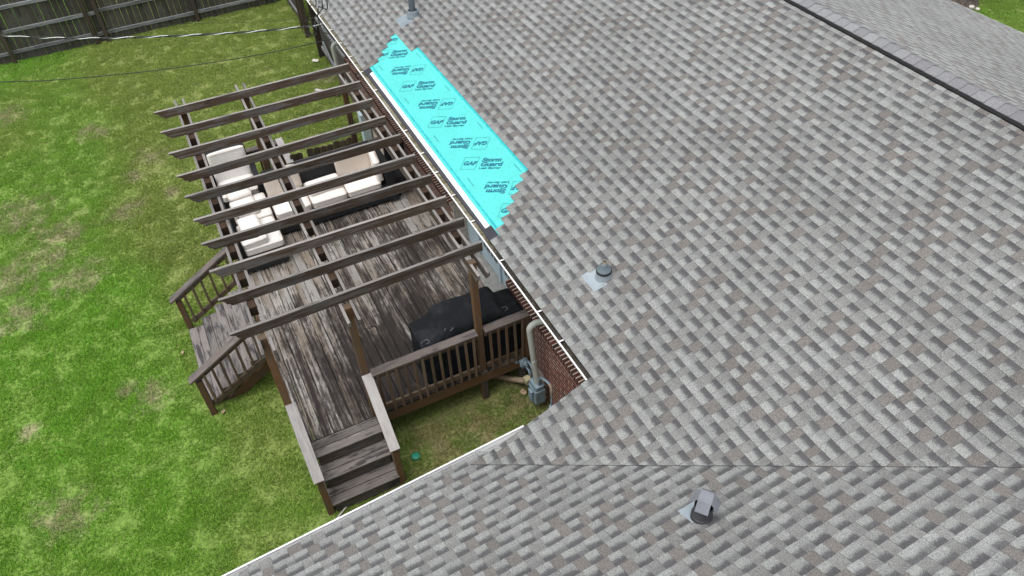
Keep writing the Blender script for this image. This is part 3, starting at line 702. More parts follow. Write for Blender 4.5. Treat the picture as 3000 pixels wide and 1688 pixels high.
# glazed patio doors in the recess
DY = WY + 0.25
MB().box((-5.05, WY - 0.03, 0.60), (-3.0, DY + 0.08, 0.69)).obj('door_sill', M_SILL, house)
MB().box((-5.1, DY - 0.03, 0.69), (-4.62, DY + 0.05, 2.40)).box((-3.075, DY - 0.03, 0.69), (-2.98, DY + 0.05, 2.4)).box((-4.62, DY - 0.02, 2.30), (-3.075, DY + 0.05, 2.4)).obj('door_frame', M_DOOR, house)
for (xa, xb, lb) in ((-4.60, -3.86, 'left leaf of the pale blue glazed door'), (-3.80, -3.08, 'right leaf of the pale blue glazed door')):
    d = MB().box((xa, DY, 0.70), (xb, DY + 0.04, 2.29)).obj('door', M_DOOR, house); tag(d, lb)
    for k in range(2):
        for q in range(3):
            x0 = xa + 0.11 + k * 0.29; z0 = 0.98 + q * 0.42
            MB().box((x0, DY - 0.006, z0), (x0 + 0.235, DY - 0.001, z0 + 0.37)).obj('pane', M_GLASS, d)
            MB().box((x0 + 0.105, DY - 0.010, z0), (x0 + 0.125, DY - 0.0065, z0 + 0.37)).obj('glazing_bar', M_DOOR, d)
MB().box((-3.858, DY - 0.035, 0.69), (-3.802, DY + 0.0, 2.29)).obj('door_post', M_DOOR, house)

# downpipes that elbow out of the wall
def pipe_path(name, top, bot, lab):
    top = V(top); bot = V(bot); pts = [V((top.x + 0.04, WY + 0.14, top.z + 0.075)), V((top.x + 0.02, WY - 0.05, top.z + 0.07))]
    for k in range(7):
        a = math.pi / 2 * k / 6; pts.append(V((top.x, top.y + 0.10 - 0.10 * math.sin(a), top.z - 0.03 + 0.10 * math.cos(a))))
    pts += [top - V((0, 0, 0.05)), bot]
    o = MB().tube(pts, 0.044, 14).obj(name, M_DOWN, house); tag(o, lab)
    q = top.lerp(bot, 0.45); MB().tube([q, q + (bot - top).normalized() * 0.025], 0.048, 14).obj('strap', M_DOWN, o)
    for k in range(5):
        a = math.pi / 2 * (0.3 + 0.13 * k); c = V((top.x, top.y + 0.10 - 0.10 * math.sin(a), top.z - 0.03 + 0.10 * math.cos(a)))
        d = V((0, -math.cos(a), -math.sin(a))); MB().tube([c, c + d * 0.006], 0.0465, 14).obj('elbow_crimp', M_DOWN, o)
pipe_path('downpipe', (-1.84, 0.215, 1.70), (-1.77, 0.30, 0.30), 'beige downpipe beside the gas meter')
pipe_path('downpipe', (-10.86, 0.21, 1.86), (-10.83, 0.27, 0.05), 'beige downpipe at the far corner by the fence')

# roof pipes and the exhaust hood
def on(plane, P, h=0.0): return V(P) + plane.Nn * h
nm = MAIN.Nn
fl = MB(); fl.add([MAIN.at(-1.267, 0.690, 0.0175), MAIN.at(-0.95, 0.695, 0.0175), MAIN.at(-0.95, 0.792, 0.0150), MAIN.at(-1.267, 0.792, 0.0150), MAIN.at(-0.95, 0.83, 0.0128), MAIN.at(-1.267, 0.83, 0.0128), MAIN.at(-0.95, 1.02, 0.004), MAIN.at(-1.267, 1.02, 0.004)], [(0, 1, 2, 3), (3, 2, 4, 5), (5, 4, 6, 7)])
c = V((-1.085, 0.862, 0)); c.z = zmain(c.y) + 0.01
pv = MB().lathe([(0.030, 0.0), (0.030, 0.235), (0.024, 0.235), (0.024, 0.19)], 18, Matrix.Translation(c), False).obj('vent_pipe', plain('old_pipe_metal', (0.17, 0.15, 0.125), 0.6, nz=20, amt=0.25), house); tag(pv, 'short vent pipe with rubber boot and pale flashing plate above the gas meter')
fl.obj('flashing', M_GALV, pv)
R = Matrix.Translation(c) @ Matrix.Rotation(math.atan(PM) * 0.15, 4, 'X')
MB().lathe([(0.114, -0.035), (0.100, 0.02), (0.094, 0.055), (0.090, 0.075)], 28, R, False).obj('boot_base', M_GALV, pv)
MB().lathe([(0.094, 0.070), (0.097, 0.080), (0.094, 0.098), (0.086, 0.103)], 28, R, False).obj('boot_ring', M_RUBBER, pv)
MB().lathe([(0.087, 0.102), (0.074, 0.125), (0.050, 0.150), (0.046, 0.170), (0.040, 0.178), (0.038, 0.20), (0.029, 0.203)], 28, R, False).obj('boot_cone', plain('grey_boot', (0.13, 0.165, 0.19), 0.5, nz=8), pv)
c = V((-8.60, 1.335, 0)); c.z = zmain(c.y)
pv = MB().lathe([(0.058, -0.05), (0.058, 1.5), (0.050, 1.5), (0.050, 1.4)], 22, Matrix.Translation(c), False).obj('vent_pipe', M_PIPE, house); tag(pv, 'tall dark grey vent pipe near the far end of the roof')
MB().lathe([(0.125, 0.0), (0.112, 0.03), (0.098, 0.07), (0.097, 0.115), (0.088, 0.12), (0.086, 0.10)], 24, Matrix.Translation(c), False).obj('boot_base', M_LEAD, pv)
MB().add([MAIN.at(-8.80, 1.098, 0.0165), MAIN.at(-8.44, 1.11, 0.0165), MAIN.at(-8.42, 1.33, 0.018), MAIN.at(-8.76, 1.33, 0.018)], [(0, 1, 2, 3)]).obj('flashing', M_LEAD, pv)
c = V((2.06, -0.044, 0)); c.z = V0.z - (NS.x * (c.x - V0.x) + NS.y * (c.y - V0.y)) / NS.z
hd = MB().lathe([(0.096, -0.05), (0.096, 0.060), (0.088, 0.064), (0.084, 0.066), (0.084, 0.215), (0.078, 0.216), (0.078, 0.10)], 28, Matrix.Translation(c), False).obj('exhaust_vent', M_HOODIN, house); tag(hd, 'square-capped metal exhaust vent on the wing roof')
MB().lathe([(0.050, -0.02), (0.050, 0.30)], 20, Matrix.Translation(c)).obj('vent_throat', M_HOODIN, hd)
def hoodtop():
    z1 = c.z + 0.345; z0 = c.z + 0.262; a = 0.058; b = 0.124
    ang = math.radians(37.9); ca, sa = math.cos(ang), math.sin(ang)
    q = lambda x, y, z: (c.x + x * ca - y * sa, c.y + x * sa + y * ca, z)
    m = MB(); m.add([q(-a, -a, z1), q(a, -a, z1), q(a, a, z1), q(-a, a, z1)], [(0, 1, 2, 3)])
    for k in range(4):
        t = math.pi / 2 * k; cx, sx = math.cos(t), math.sin(t); rr = lambda x, y: (x * cx - y * sx, x * sx + y * cx)
        p0, p1, p2, p3 = rr(-a, -a), rr(a, -a), rr(a, -b), rr(-a, -b)
        m.add([q(*p0, z1), q(*p1, z1), q(*p2, z0), q(*p3, z0), q(*p0, z1 - 0.004), q(*p1, z1 - 0.004), q(*p2, z0 - 0.004), q(*p3, z0 - 0.004)], [(0, 3, 2, 1), (4, 5, 6, 7), (2, 3, 7, 6), (1, 2, 6, 5), (3, 0, 4, 7)])
    return m
hoodtop().obj('vent_cap', M_HOOD, hd)
e = lambda a, b: c + WING.X * a + WING.U * b + WING.Nn * 0.0175
MB().add([e(-0.115, -0.185), e(0.165, -0.185), e(0.165, 0.02), e(-0.115, 0.02)], [(0, 1, 2, 3)]).obj('flashing', M_GALV, hd)

# ---------------------------------------------------------------- deck
D = 0.66
deck = thing('wooden_deck', (-5, -1.3, 0), 'weathered wooden deck with mould-stained boards, railings and two flights of steps', 'deck')
pitch = 0.1457; y = 0.375; kk = 0; rb = random.Random(3)
while y > -3.1:
    xf = -7.80 if y > -1.66 else -8.66
    cuts = [xf, -2.262]
    joist = [-7.1, -6.3, -5.5, -4.7, -3.9, -3.1]
    if rb.random() < 0.75: cuts.append(rb.choice(joist))
    cuts = sorted(set(cuts))
    for a, b in zip(cuts, cuts[1:]):
        dz = rb.uniform(-0.003, 0.003)
        board('deck_board', (a + 0.002, y + rb.uniform(-.001, .001), D + dz), (b - 0.002, y, D + dz + rb.uniform(-0.002, 0.002)), 0.1385, 0.036, M_DECK, deck)
    y -= pitch; kk += 1
YL = y + pitch - 0.07                          # left edge of the boards
# rim joists and posts
board('rim_joist', (-2.285, 0.44, D - 0.045), (-2.285, -3.10, D - 0.045), 0.038, 0.185, M_POST, deck)
board('rim_joist', (-8.66, YL - 0.02, D - 0.045), (-2.30, YL - 0.02, D - 0.045), 0.038, 0.185, M_POST, deck)
board('rim_joist', (-7.82, 0.44, D - 0.045), (-7.82, -1.64, D - 0.045), 0.038, 0.185, M_POST, deck)
board('rim_joist', (-8.68, -1.64, D - 0.045), (-8.68, YL, D - 0.045), 0.038, 0.185, M_POST, deck)
board('rim_joist', (-8.66, -1.63, D - 0.045), (-7.84, -1.63, D - 0.045), 0.038, 0.185, M_POST, deck)
for (x, yy) in ((-2.33, -0.33), (-2.33, 0.30), (-5.2, YL + 0.06), (-7.7, 0.3), (-7.7, -1.5), (-8.55, YL + 0.06), (-8.55, -1.75)):
    board('support_post', (x, yy, -0.05), (x, yy, D - 0.04), 0.09, 0.09, M_CAP, deck, up=(0, 1, 0), drop=False)
# front railing
ZC = 1.545
for (ya, yb) in ((-1.93, -0.395), (-0.285, 0.44)):
    board('rail_cap', (-2.27, ya, ZC), (-2.27, yb, ZC), 0.14, 0.036, M_CAP, deck)
    board('rail', (-2.255, ya, ZC - 0.038), (-2.255, yb, ZC - 0.038), 0.038, 0.09, M_BALUSTER, deck)
    board('rail', (-2.262, ya, D + 0.17), (-2.262, yb, D + 0.17), 0.038, 0.085, M_BALUSTER, deck)
y = -1.86
while y < 0.40:
    if abs(y + 0.34) > 0.07:
        board('baluster', (-2.217 + rb.uniform(-.004, .004), y + rb.uniform(-.012, .012), D + 0.035), (-2.217, y, ZC - 0.04), 0.036, 0.036, M_BALUSTER, deck, up=(0, 1, 0), drop=False)
    y += 0.1265
board('newel_post', (-2.26, 0.36, D), (-2.26, 0.36, ZC - 0.04), 0.09, 0.09, M_POST, deck, up=(0, 1, 0), drop=False)
# front steps (towards the wing): two boards per tread, riser below
Y0, Y1 = -2.955, -2.015
for (z, xa) in ((D, -2.256), (0.44, -2.01), (0.22, -1.755)):
    for k in range(2):
        xx = xa + 0.0725 + k * 0.1445
        board('stair_tread', (xx, Y0 - (0.01 if z < 0.6 else 0), z), (xx, Y1, z + rb.uniform(-.003, .003)), 0.1385, 0.037, M_STEP, deck)
    board('stair_riser', (xa + 0.262, Y0 + 0.02, z - 0.04), (xa + 0.262, Y1 - 0.02, z - 0.04), 0.025, 0.165, M_STEP, deck)
for yy in (Y0 - 0.025, Y1 + 0.025):
    board('stringer', (-2.28, yy, 0.60), (-1.52, yy, 0.0), 0.038, 0.23, M_STEP, deck)
for yc in (-1.985, -3.015):
    board('newel_post', (-1.535, yc, -0.03), (-1.535, yc, 0.83), 0.09, 0.09, M_POST, deck, up=(0, 1, 0), drop=False)
    a = V((-1.45, yc - 0.005, 0.862)); b = V((-2.275, yc - 0.005, 1.535))
    board('hand_rail', a, b, 0.14, 0.036, M_PALECAP, deck)
    board('rail', a + V((-.08, 0.03, 0.03)), b + V((0, 0.03, -0.035)), 0.038, 0.09, M_BALUSTER, deck)
    board('rail', a + V((-.1, 0.03, -0.45)), b + V((0, 0.03, -0.55)), 0.038, 0.09, M_BALUSTER, deck)
    for t in (0.2, 0.36, 0.52, 0.68, 0.84):
        q = a.lerp(b, t); board('baluster', (q.x, yc - 0.025, q.z - 0.64), (q.x, yc - 0.025, q.z - 0.05), 0.036, 0.036, M_BALUSTER, deck, up=(0, 1, 0), drop=False)
# side steps (towards the lawn)
XA, XB = -5.80, -4.11
for (z, ya) in ((D - 0.002, -3.105), (0.495, -3.37), (0.33, -3.63), (0.165, -3.885)):
    for k in range(2):
        yy = ya - 0.067 - k * 0.135
        board('stair_tread', (XA + rb.uniform(-.01, .01), yy, z), (XB + rb.uniform(-.01, .01), yy, z + rb.uniform(-.003, .003)), 0.130, 0.037, M_TREAD, deck)
    board('stair_riser', (XA + 0.03, ya - 0.20, z - 0.05), (XB - 0.03, ya - 0.20, z - 0.05), 0.02, 0.10, M_STEP, deck)
for xx in (XA + 0.10, XB - 0.06):
    board('stringer', (xx, -3.12, 0.50), (xx, -3.98, -0.03), 0.038, 0.16, M_POST, deck)
for (xx, n) in ((-5.93, 6), (-4.0, 7)):
    base = -4.12
    board('newel_post', (xx, base, -0.03), (xx, base, 0.72 if xx < -5 else 0.77), 0.09, 0.09, M_POST, deck, up=(0, 1, 0), drop=False)
    z0 = 0.775 if xx < -5 else 0.83
    a = V((xx, -4.24, z0)); b = V((xx, -3.12, z0 + 0.67))
    board('hand_rail', a, b, 0.14, 0.036, M_CAP, deck)
    board('rail', a + V((0.0, 0.10, 0.02)), b + V((0, 0, -0.038)), 0.038, 0.09, M_BALUSTER, deck)
    board('rail', V((xx, -4.07, 0.24)), V((xx, -3.14, 0.80)), 0.038, 0.09, M_BALUSTER, deck)
    for i in range(n):
        t = (i + 0.8) / (n + 0.3); q = a.lerp(b, 0.1 + 0.9 * t)
        board('baluster', (xx + 0.036, q.y, q.z - 0.68), (xx + 0.036, q.y, q.z - 0.05), 0.036, 0.036, M_BALUSTER, deck, up=(1, 0, 0), drop=False)
# far end: jogged railing and board screen
board('rail_cap', (-8.64, -2.98, 1.40), (-8.64, -1.60, 1.40), 0.14, 0.036, M_CAP, deck)
board('rail', (-8.64, -2.95, 1.362), (-8.64, -1.66, 1.362), 0.038, 0.09, M_BALUSTER, deck)
board('rail', (-8.64, -2.95, 0.80), (-8.64, -1.66, 0.80), 0.038, 0.09, M_BALUSTER, deck)
board('rail_cap', (-8.72, -1.60, 1.415), (-7.80, -1.60, 1.415), 0.13, 0.036, M_PALECAP, deck)
board('rail', (-8.68, -1.62, 1.376), (-7.85, -1.62, 1.376), 0.038, 0.09, M_BALUSTER, deck)
for (x, yy) in ((-8.64, -1.62), (-7.86, -1.62), (-8.64, -2.98)):
    board('newel_post', (x, yy, 0.0), (x, yy, 1.36), 0.09, 0.09, M_POST, deck, up=(0, 1, 0), drop=False)
y = -2.82
while y < -1.7:
    board('baluster', (-8.62, y, D), (-8.62, y, 1.33), 0.036, 0.036, M_BALUSTER, deck, up=(0, 1, 0), drop=False); y += 0.13
for x in (-8.5, -8.37, -8.24, -8.11, -7.98):
    board('baluster', (x, -1.60, D), (x, -1.60, 1.34), 0.036, 0.036, M_BALUSTER, deck, up=(0, 1, 0), drop=False)
board('rail_cap', (-7.80, -1.55, 1.385), (-7.80, 0.42, 1.385), 0.14, 0.036, M_CAP, deck)
ys = [-1.52, -1.41] + [-1.20 + 0.125 * i for i in range(7)]
for i, yy in enumerate(ys):
    h = 1.50 + rb.uniform(-0.025, 0.03)
    prof = [(0, 0.0), (h - 0.55 - 0.015, 0.0), (h - 0.55, 0.018), (h - 0.55 + 0.006, 0.055), (h - 0.55 - 0.004, 0.09), (h - 0.55 - 0.02, 0.119), (0, 0.119)]
    M = Matrix(((0, -1, 0, -7.905), (0, 0, 1, yy - 0.054), (1, 0, 0, 0.55), (0, 0, 0, 1)))
    MB().prism(prof, 0.022).obj('screen_board', M_MOSSY, deck, M)

# ---------------------------------------------------------------- pergola
perg = thing('pergola', (-5.2, -1.7, 0), 'grey weathered pergola of ten rafters on paired beams over the deck', 'pergola')
RL = [(-7.991, -3.457), (-7.316, -3.449), (-6.634, -3.432), (-5.962, -3.407), (-5.385, -3.388), (-4.784, -3.373), (-4.217, -3.366), (-3.615, -3.372), (-3.039, -3.374), (-2.400, -3.368)]
RR = [(-7.952, -0.165), (-7.255, -0.185), (-6.600, -0.191), (-5.985, -0.185), (-5.370, -0.158), (-4.751, -0.158), (-4.164, -0.139), (-3.587, -0.151), (-3.036, -0.128), (-2.480, -0.118)]
ZR = 2.92; RH = 0.142
for a, b in zip(RL, RR):
    A_ = V((a[0], a[1], ZR)); B_ = V((b[0], b[1], ZR)); L = (B_ - A_).length
    M = frame(A_, B_)
    prof = [(0, 0), (0.0, -0.018), (0.035, -0.030), (0.060, -0.052), (0.075, -0.085), (0.083, -0.100), (0.105, -0.104), (0.118, -0.118), (0.124, -RH)]
    # sag and a slightly wavy upper edge
    r = random.Random(int(a[0] * 100)); n = 14; ph = r.uniform(0, 9)
    topw = [(0.0 + L * i / n, 0.004 * mnoise.noise(V((i * 0.7 + ph, 0, 0))) - 0.002 * r.random()) for i in range(1, n)]
    poly = prof + [(L, -RH), (L, 0)] + [(x_, z_) for x_, z_ in reversed(topw)]
    poly = list(reversed(poly))
    MB().prism(poly, 0.042).obj('rafter', M_RAFTER, perg, M)
ZB = ZR - RH - 0.001
for yc in (-3.03, -2.0, -0.30):
    for s in (-1, 1):
        yy = yc + s * 0.066; xs_ = -8.50 if yc < -1 else -8.03; L = -2.04 - xs_; h = 0.14
        prof = [(0, 0), (0, -h * 0.45), (0.03, -h * 0.6), (0.06, -h), (L - 0.06, -h), (L - 0.03, -h * 0.6), (L, -h * 0.45), (L, 0)]
        MB().prism(list(reversed(prof)), 0.036).obj('beam', M_RAFTER, perg, frame((xs_, yy, ZB), (-2.04, yy, ZB)))
    for a, b in zip(RL[1:-1], RR[1:-1]):
        t = (yc - a[1]) / (b[1] - a[1]); x_ = a[0] + t * (b[0] - a[0])
        board('spacer_block', (x_ - 0.02, yc, ZB - 0.012), (x_ + 0.16, yc, ZB - 0.012), 0.094, 0.14, M_BLOCK, perg)
for (x, yy, zb) in ((-2.335, -0.335, -0.05), (-2.325, -2.0, -0.05), (-2.325, -3.045, -0.05), (-8.12, -0.30, -0.05), (-8.12, -2.0, -0.05), (-8.12, -3.03, -0.05)):
    board('post', (x, yy, zb), (x, yy, ZB + 0.001 if x > -3 else ZB - 0.02), 0.093, 0.093, M_POST, perg, up=(0, 1, 0), drop=False)

# ---------------------------------------------------------------- fences
def picket_mesh(h, w=0.142):
    c = 0.03
    return MB().prism([(0, -w / 2), (0, w / 2), (h - c, w / 2), (h, w / 2 - c), (h, -w / 2 + c), (h - c, -w / 2)], 0.018).mesh('picket', M_FENCE)
PK = picket_mesh(1.83)
def up_along(P, d):
    """matrix: local X up, local Z along d, local Y across"""
    x = V((0, 0, 1)); z = V(d).normalized(); y = z.cross(x)
    return Matrix(((x.x, y.x, z.x, P[0]), (x.y, y.y, z.y, P[1]), (x.z, y.z, z.z, P[2]), (0, 0, 0, 1)))
bf = thing('back_fence', (-18.2, -3.5, 0), 'tall dark grey-green wooden picket fence along the far end of the lawn', 'fence', 'wooden fences round the yard')
FX = -18.21; y = -11.0; rf = random.Random(9)
while y < 0.55:
    M = up_along((FX - 0.03 + rf.uniform(-.004, .004), y, 0.02 + rf.uniform(-0.02, 0.02)), (0, 1, 0)) @ Matrix.Rotation(rf.uniform(-.006, .006), 4, 'Y')
    link(bpy.data.objects.new('picket', PK), bf, M); y += 0.1495 + rf.uniform(-0.002, 0.003)
for z in (0.305, 0.885, 1.48):
    for (ya, yb) in ((-11, -9.05), (-9.0, -6.66), (-6.58, -4.60), (-4.50, -4.33), (-4.22, -1.92), (-1.82, 0.55)):
        dz = rf.uniform(-0.02, 0.02)
        board('fence_rail', (FX, ya, z + dz), (FX, yb, z + dz + rf.uniform(-.02, .02)), 0.042, 0.088, M_FRAIL, bf)
for (yy, w) in ((-9.03, 0.09), (-6.62, 0.09), (-4.55, 0.12), (-4.27, 0.10), (-1.87, 0.10)):
    board('fence_post', (FX + 0.03, yy, -0.05), (FX + 0.03, yy, 1.85), w, 0.09, M_FPOST, bf, up=(1, 0, 0), drop=False)
sf = thing('side_fence', (-15.8, 0.62, 0), 'weathered picket fence running under the eave beside the house corner', 'fence', 'wooden fences round the yard')
for (x0, x1) in ((-18.1, -16.25), (-14.22, -11.3)):
    x = x0
    while x < x1:
        link(bpy.data.objects.new('picket', PK), sf, up_along((x, 0.66 + rf.uniform(-.004, .004), 0.02 + rf.uniform(-.02, .02)), (1, 0, 0))); x += 0.1495
    for z in (0.33, 1.12, 1.62): board('fence_rail', (x0, 0.62, z), (x1, 0.62, z + rf.uniform(-.02, .02)), 0.042, 0.088, M_FRAIL, sf)
for x in (-16.2, -15.59, -14.30): board('fence_post', (x, 0.58 if x > -16 else 0.62, -0.05), (x, 0.58 if x > -16 else 0.62, 1.72), 0.13, 0.12, M_FPOST, sf, up=(1, 0, 0), drop=False)
board('brace', (-13.85, 0.60, 0.62), (-12.9, 0.60, 0.22), 0.04, 0.10, M_FRAIL, sf)

# ---------------------------------------------------------------- cushions and wicker furniture
def cushion_mesh(lx, ly, lz, r=0.045, puff=0.02, seed=0, name='cushion', mat=None):
    n = 10; m = MB(); idx = {}
    h = (lx / 2, ly / 2, lz / 2)
    r = min(r, min(h) * 0.95)
    def vert(i, j, k):
        key = (i, j, k)
        if key not in idx:
            q = [-h[0] + lx * i / n, -h[1] + ly * j / n, -h[2] + lz * k / n]
            c = V([max(-h[a] + r, min(h[a] - r, q[a])) for a in range(3)]); d = V(q) - c
            if d.length > 1e-6: d = d.normalized() * r
            P = c + d; u, w = P.x / h[0], P.y / h[1]
            P.z += (1 if P.z > 0 else -1) * puff * max(0, 1 - u * u) * max(0, 1 - w * w)
            nz = mnoise.noise(V((P.x * 4 + seed * 3.1, P.y * 4, P.z * 4))); P += P.normalized() * nz * 0.010
            idx[key] = len(m.v); m.v.append(tuple(P))
        return idx[key]
    for a in range(n):
        for b in range(n):
            for f in (((a, b, 0), (a, b + 1, 0), (a + 1, b + 1, 0), (a + 1, b, 0)), ((a, b, n), (a + 1, b, n), (a + 1, b + 1, n), (a, b + 1, n)),
                      ((a, 0, b), (a + 1, 0, b), (a + 1, 0, b + 1), (a, 0, b + 1)), ((a, n, b), (a, n, b + 1), (a + 1, n, b + 1), (a + 1, n, b)),
                      ((0, a, b), (0, a, b + 1), (0, a + 1, b + 1), (0, a + 1, b)), ((n, a, b), (n, a + 1, b), (n, a + 1, b + 1), (n, a, b + 1))):
                m.f.append(tuple(vert(*q) for q in f)); m.smooth.append(True)
    return m.mesh(name, mat or M_CREAM)
def cushion(name, c, size, rot=(0, 0, 0), parent=None, mat=None, seed=0, puff=0.02, label=None, group=None, piping=True):
    me = cushion_mesh(*size, seed=seed, puff=puff, name=name, mat=mat)
    M = Matrix.Translation(V(c)) @ Matrix.Rotation(rot[2], 4, 'Z') @ Matrix.Rotation(rot[1], 4, 'Y') @ Matrix.Rotation(rot[0], 4, 'X')
    o = link(bpy.data.objects.new(name, me), parent, M)
    if label: tag(o, label, 'cushion', group or ('loose cushions heaped on the bench seating' if name == 'loose_cushion' else 'cushions lying or leaning on the wicker sofa'))
    if piping:
        hx, hy, hz = size[0] / 2, size[1] / 2, size[2] / 2
        for s in (-1, 1):
            pts = []; r = 0.05
            for (cx, cy, a0) in ((hx - r, hy - r, 0), (-hx + r, hy - r, 90), (-hx + r, -hy + r, 180), (hx - r, -hy + r, 270)):
                for k in range(4): a = math.radians(a0 + 30 * k); pts.append((cx + r * 1.0 * math.cos(a), cy + r * 1.0 * math.sin(a), s * (hz - 0.022)))
            pts.append(pts[0]); MB().tube(pts, 0.0055, 5, False).obj('piping', M_BEIGE, o, M)
    return o
SZ = 1.02                                      # underside of the seat cushions
sofa = thing('wicker_sofa', (-7.1, -1.2, D), 'black wicker three-seat sofa with cream cushions along the far end of the deck', 'sofa')
MB().box((-7.56, -2.18, D + 0.05), (-6.78, -0.17, SZ)).obj('base', M_WICKER, sofa)
MB().box((-7.66, -2.18, D + 0.05), (-7.50, -0.16, 1.50)).obj('backrest', M_WICKER, sofa)
MB().box((-7.56, -0.165, D + 0.05), (-6.74, 0.0, 1.34)).obj('armrest', M_WICKER, sofa)
for (x, y) in ((-7.6, -2.1), (-6.85, -2.1), (-7.6, -0.1), (-6.85, -0.1)): MB().box((x - .03, y - .03, D), (x + .03, y + .03, D + 0.048)).obj('leg', M_WICKER, sofa)
for i, (ya, yb) in enumerate(((-2.18, -1.56), (-1.535, -0.905), (-0.885, -0.255))):
    cushion('seat_cushion', (-7.13, (ya + yb) / 2, SZ + 0.065), (0.70, yb - ya, 0.13), parent=sofa, seed=i)
G1 = 'beige back cushions on the black wicker sofa'
cushion('back_cushion', (-7.36, -0.58, 1.36), (0.12, 0.66, 0.46), (0, -0.16, 0), mat=M_BEIGE, seed=5, label='beige back cushion standing at the right end of the black wicker sofa')
cushion('back_cushion', (-7.08, -0.235, 1.34), (0.52, 0.12, 0.42), (0.06, 0, -0.1), mat=M_CREAM, seed=6, label='pale cushion propped against the right arm of the wicker sofa')
cushion('back_cushion', (-7.14, -1.22, 1.215), (0.34, 0.60, 0.115), (0, 0.03, 0.03), seed=7, label='cream cushion fallen flat on the middle sofa seat')
cushion('back_cushion', (-7.44, -2.02, 1.33), (0.12, 0.33, 0.42), (0, -0.2, 0.05), mat=M_BEIGE, seed=8, label='narrow beige cushion leaning at the left end of the wicker sofa back')
cushion('back_cushion', (-7.46, -1.68, 1.35), (0.12, 0.27, 0.42), (0, -0.2, -0.05), mat=M_BEIGE, seed=9, label='narrow beige cushion beside the middle of the wicker sofa back')

sec = thing('wicker_sectional', (-7.0, -2.6, D), 'black wicker bench seating with heaps of cream cushions along the lawn side of the deck', 'sofa')
MB().box((-7.60, -2.93, D + 0.05), (-6.05, -2.24, SZ - 0.02)).obj('base', M_WICKER, sec)
MB().box((-7.60, -3.03, D + 0.05), (-6.05, -2.932, 1.36)).obj('backrest', M_WICKER, sec)
cushion('seat_cushion', (-7.23, -2.54, SZ + 0.055), (0.72, 0.62, 0.14), parent=sec, seed=21)
cushion('seat_cushion', (-6.46, -2.56, SZ + 0.055), (0.76, 0.64, 0.14), parent=sec, seed=22)
for (x, y) in ((-7.5, -2.85), (-6.12, -2.85), (-7.5, -2.3), (-6.12, -2.3)): MB().box((x - .03, y - .03, D), (x + .03, y + .03, D + 0.048)).obj('leg', M_WICKER, sec)
cushion('loose_cushion', (-7.62, -2.64, 1.22), (0.30, 0.40, 0.15), (0.0, 0.25, 0.1), seed=31, label='thick cream cushion lying nearest the tall armchair')
cushion('loose_cushion', (-7.16, -2.63, 1.215), (0.40, 0.42, 0.13), (0, 0.05, 0.05), seed=32, label='cream cushion with a dark strap stacked on the far bench seat')
cushion('loose_cushion', (-6.62, -2.66, 1.22), (0.42, 0.34, 0.14), (0, -0.05, 0.03), seed=33, label='cream cushion stacked on the near bench seat beside its twin')
cushion('loose_cushion', (-6.28, -2.68, 1.20), (0.34, 0.42, 0.15), (0.05, 0.08, 0.02), seed=34, label='cream cushion with a black tie at the near end of the bench')
for pts in ([(-7.02, -2.80, 1.25), (-6.97, -2.79, 1.24), (-6.945, -2.785, 1.17), (-6.94, -2.79, 1.09)], [(-6.22, -2.86, 1.27), (-6.18, -2.75, 1.285), (-6.17, -2.62, 1.285), (-6.19, -2.55, 1.28)]):
    tag(MB().tube(pts, 0.009, 6).obj('tie_strap', M_CABLE_B), 'black tie strap hanging over %s cushion' % ('the far stacked' if pts[0][0] < -7 else 'the near end'), 'strap', 'tie straps hanging over cushions')
chair = thing('wicker_armchair', (-8.1, -2.6, D), 'tall-backed wicker armchair covered by a long cream cushion at the far deck corner', 'armchair')
MB().box((-8.42, -2.95, D + 0.05), (-7.80, -2.26, SZ - 0.02)).obj('base', M_WICKER, chair)
MB().prism([(0, 0), (0.16, 0), (0.06, 0.9), (-0.04, 0.9)], 0.70).obj('backrest', M_WICKER, chair, Matrix(((1, 0, 0, -8.50), (0, 1, 0, -2.60), (0, 0, 1, D + 0.08), (0, 0, 0, 1))))
MB().box((-8.40, -2.27, D + 0.05), (-7.80, -2.18, 1.26)).obj('armrest', M_WICKER, chair)
MB().box((-8.40, -3.03, D + 0.05), (-7.80, -2.952, 1.26)).obj('armrest', M_WICKER, chair)
for (x, y) in ((-8.38, -2.9), (-7.86, -2.9), (-8.38, -2.3), (-7.86, -2.3)): MB().box((x - .03, y - .03, D), (x + .03, y + .03, D + 0.048)).obj('leg', M_WICKER, chair)
cushion('seat_cushion', (-8.06, -2.60, SZ + 0.05), (0.60, 0.64, 0.13), parent=chair, seed=41)
cushion('back_cushion', (-8.36, -2.60, 1.36), (0.11, 0.66, 0.62), (0, -0.17, 0), parent=chair, seed=42)
ch2 = thing('wicker_chair', (-7.2, 0.18, D), 'low black wicker chair between the sofa arm and the brick wall', 'chair')
MB().box((-7.35, 0.04, D + 0.30), (-6.86, 0.42, D + 0.42)).obj('seat', M_WICKER, ch2)
MB().box((-7.43, 0.04, D + 0.30), (-7.352, 0.42, 1.50)).obj('backrest', M_WICKER, ch2)
for (x, y) in ((-7.36, 0.07), (-6.9, 0.07), (-7.36, 0.39), (-6.9, 0.39)): MB().box((x - .025, y - .025, D), (x + .025, y + .025, D + 0.298)).obj('leg', M_WICKER, ch2)

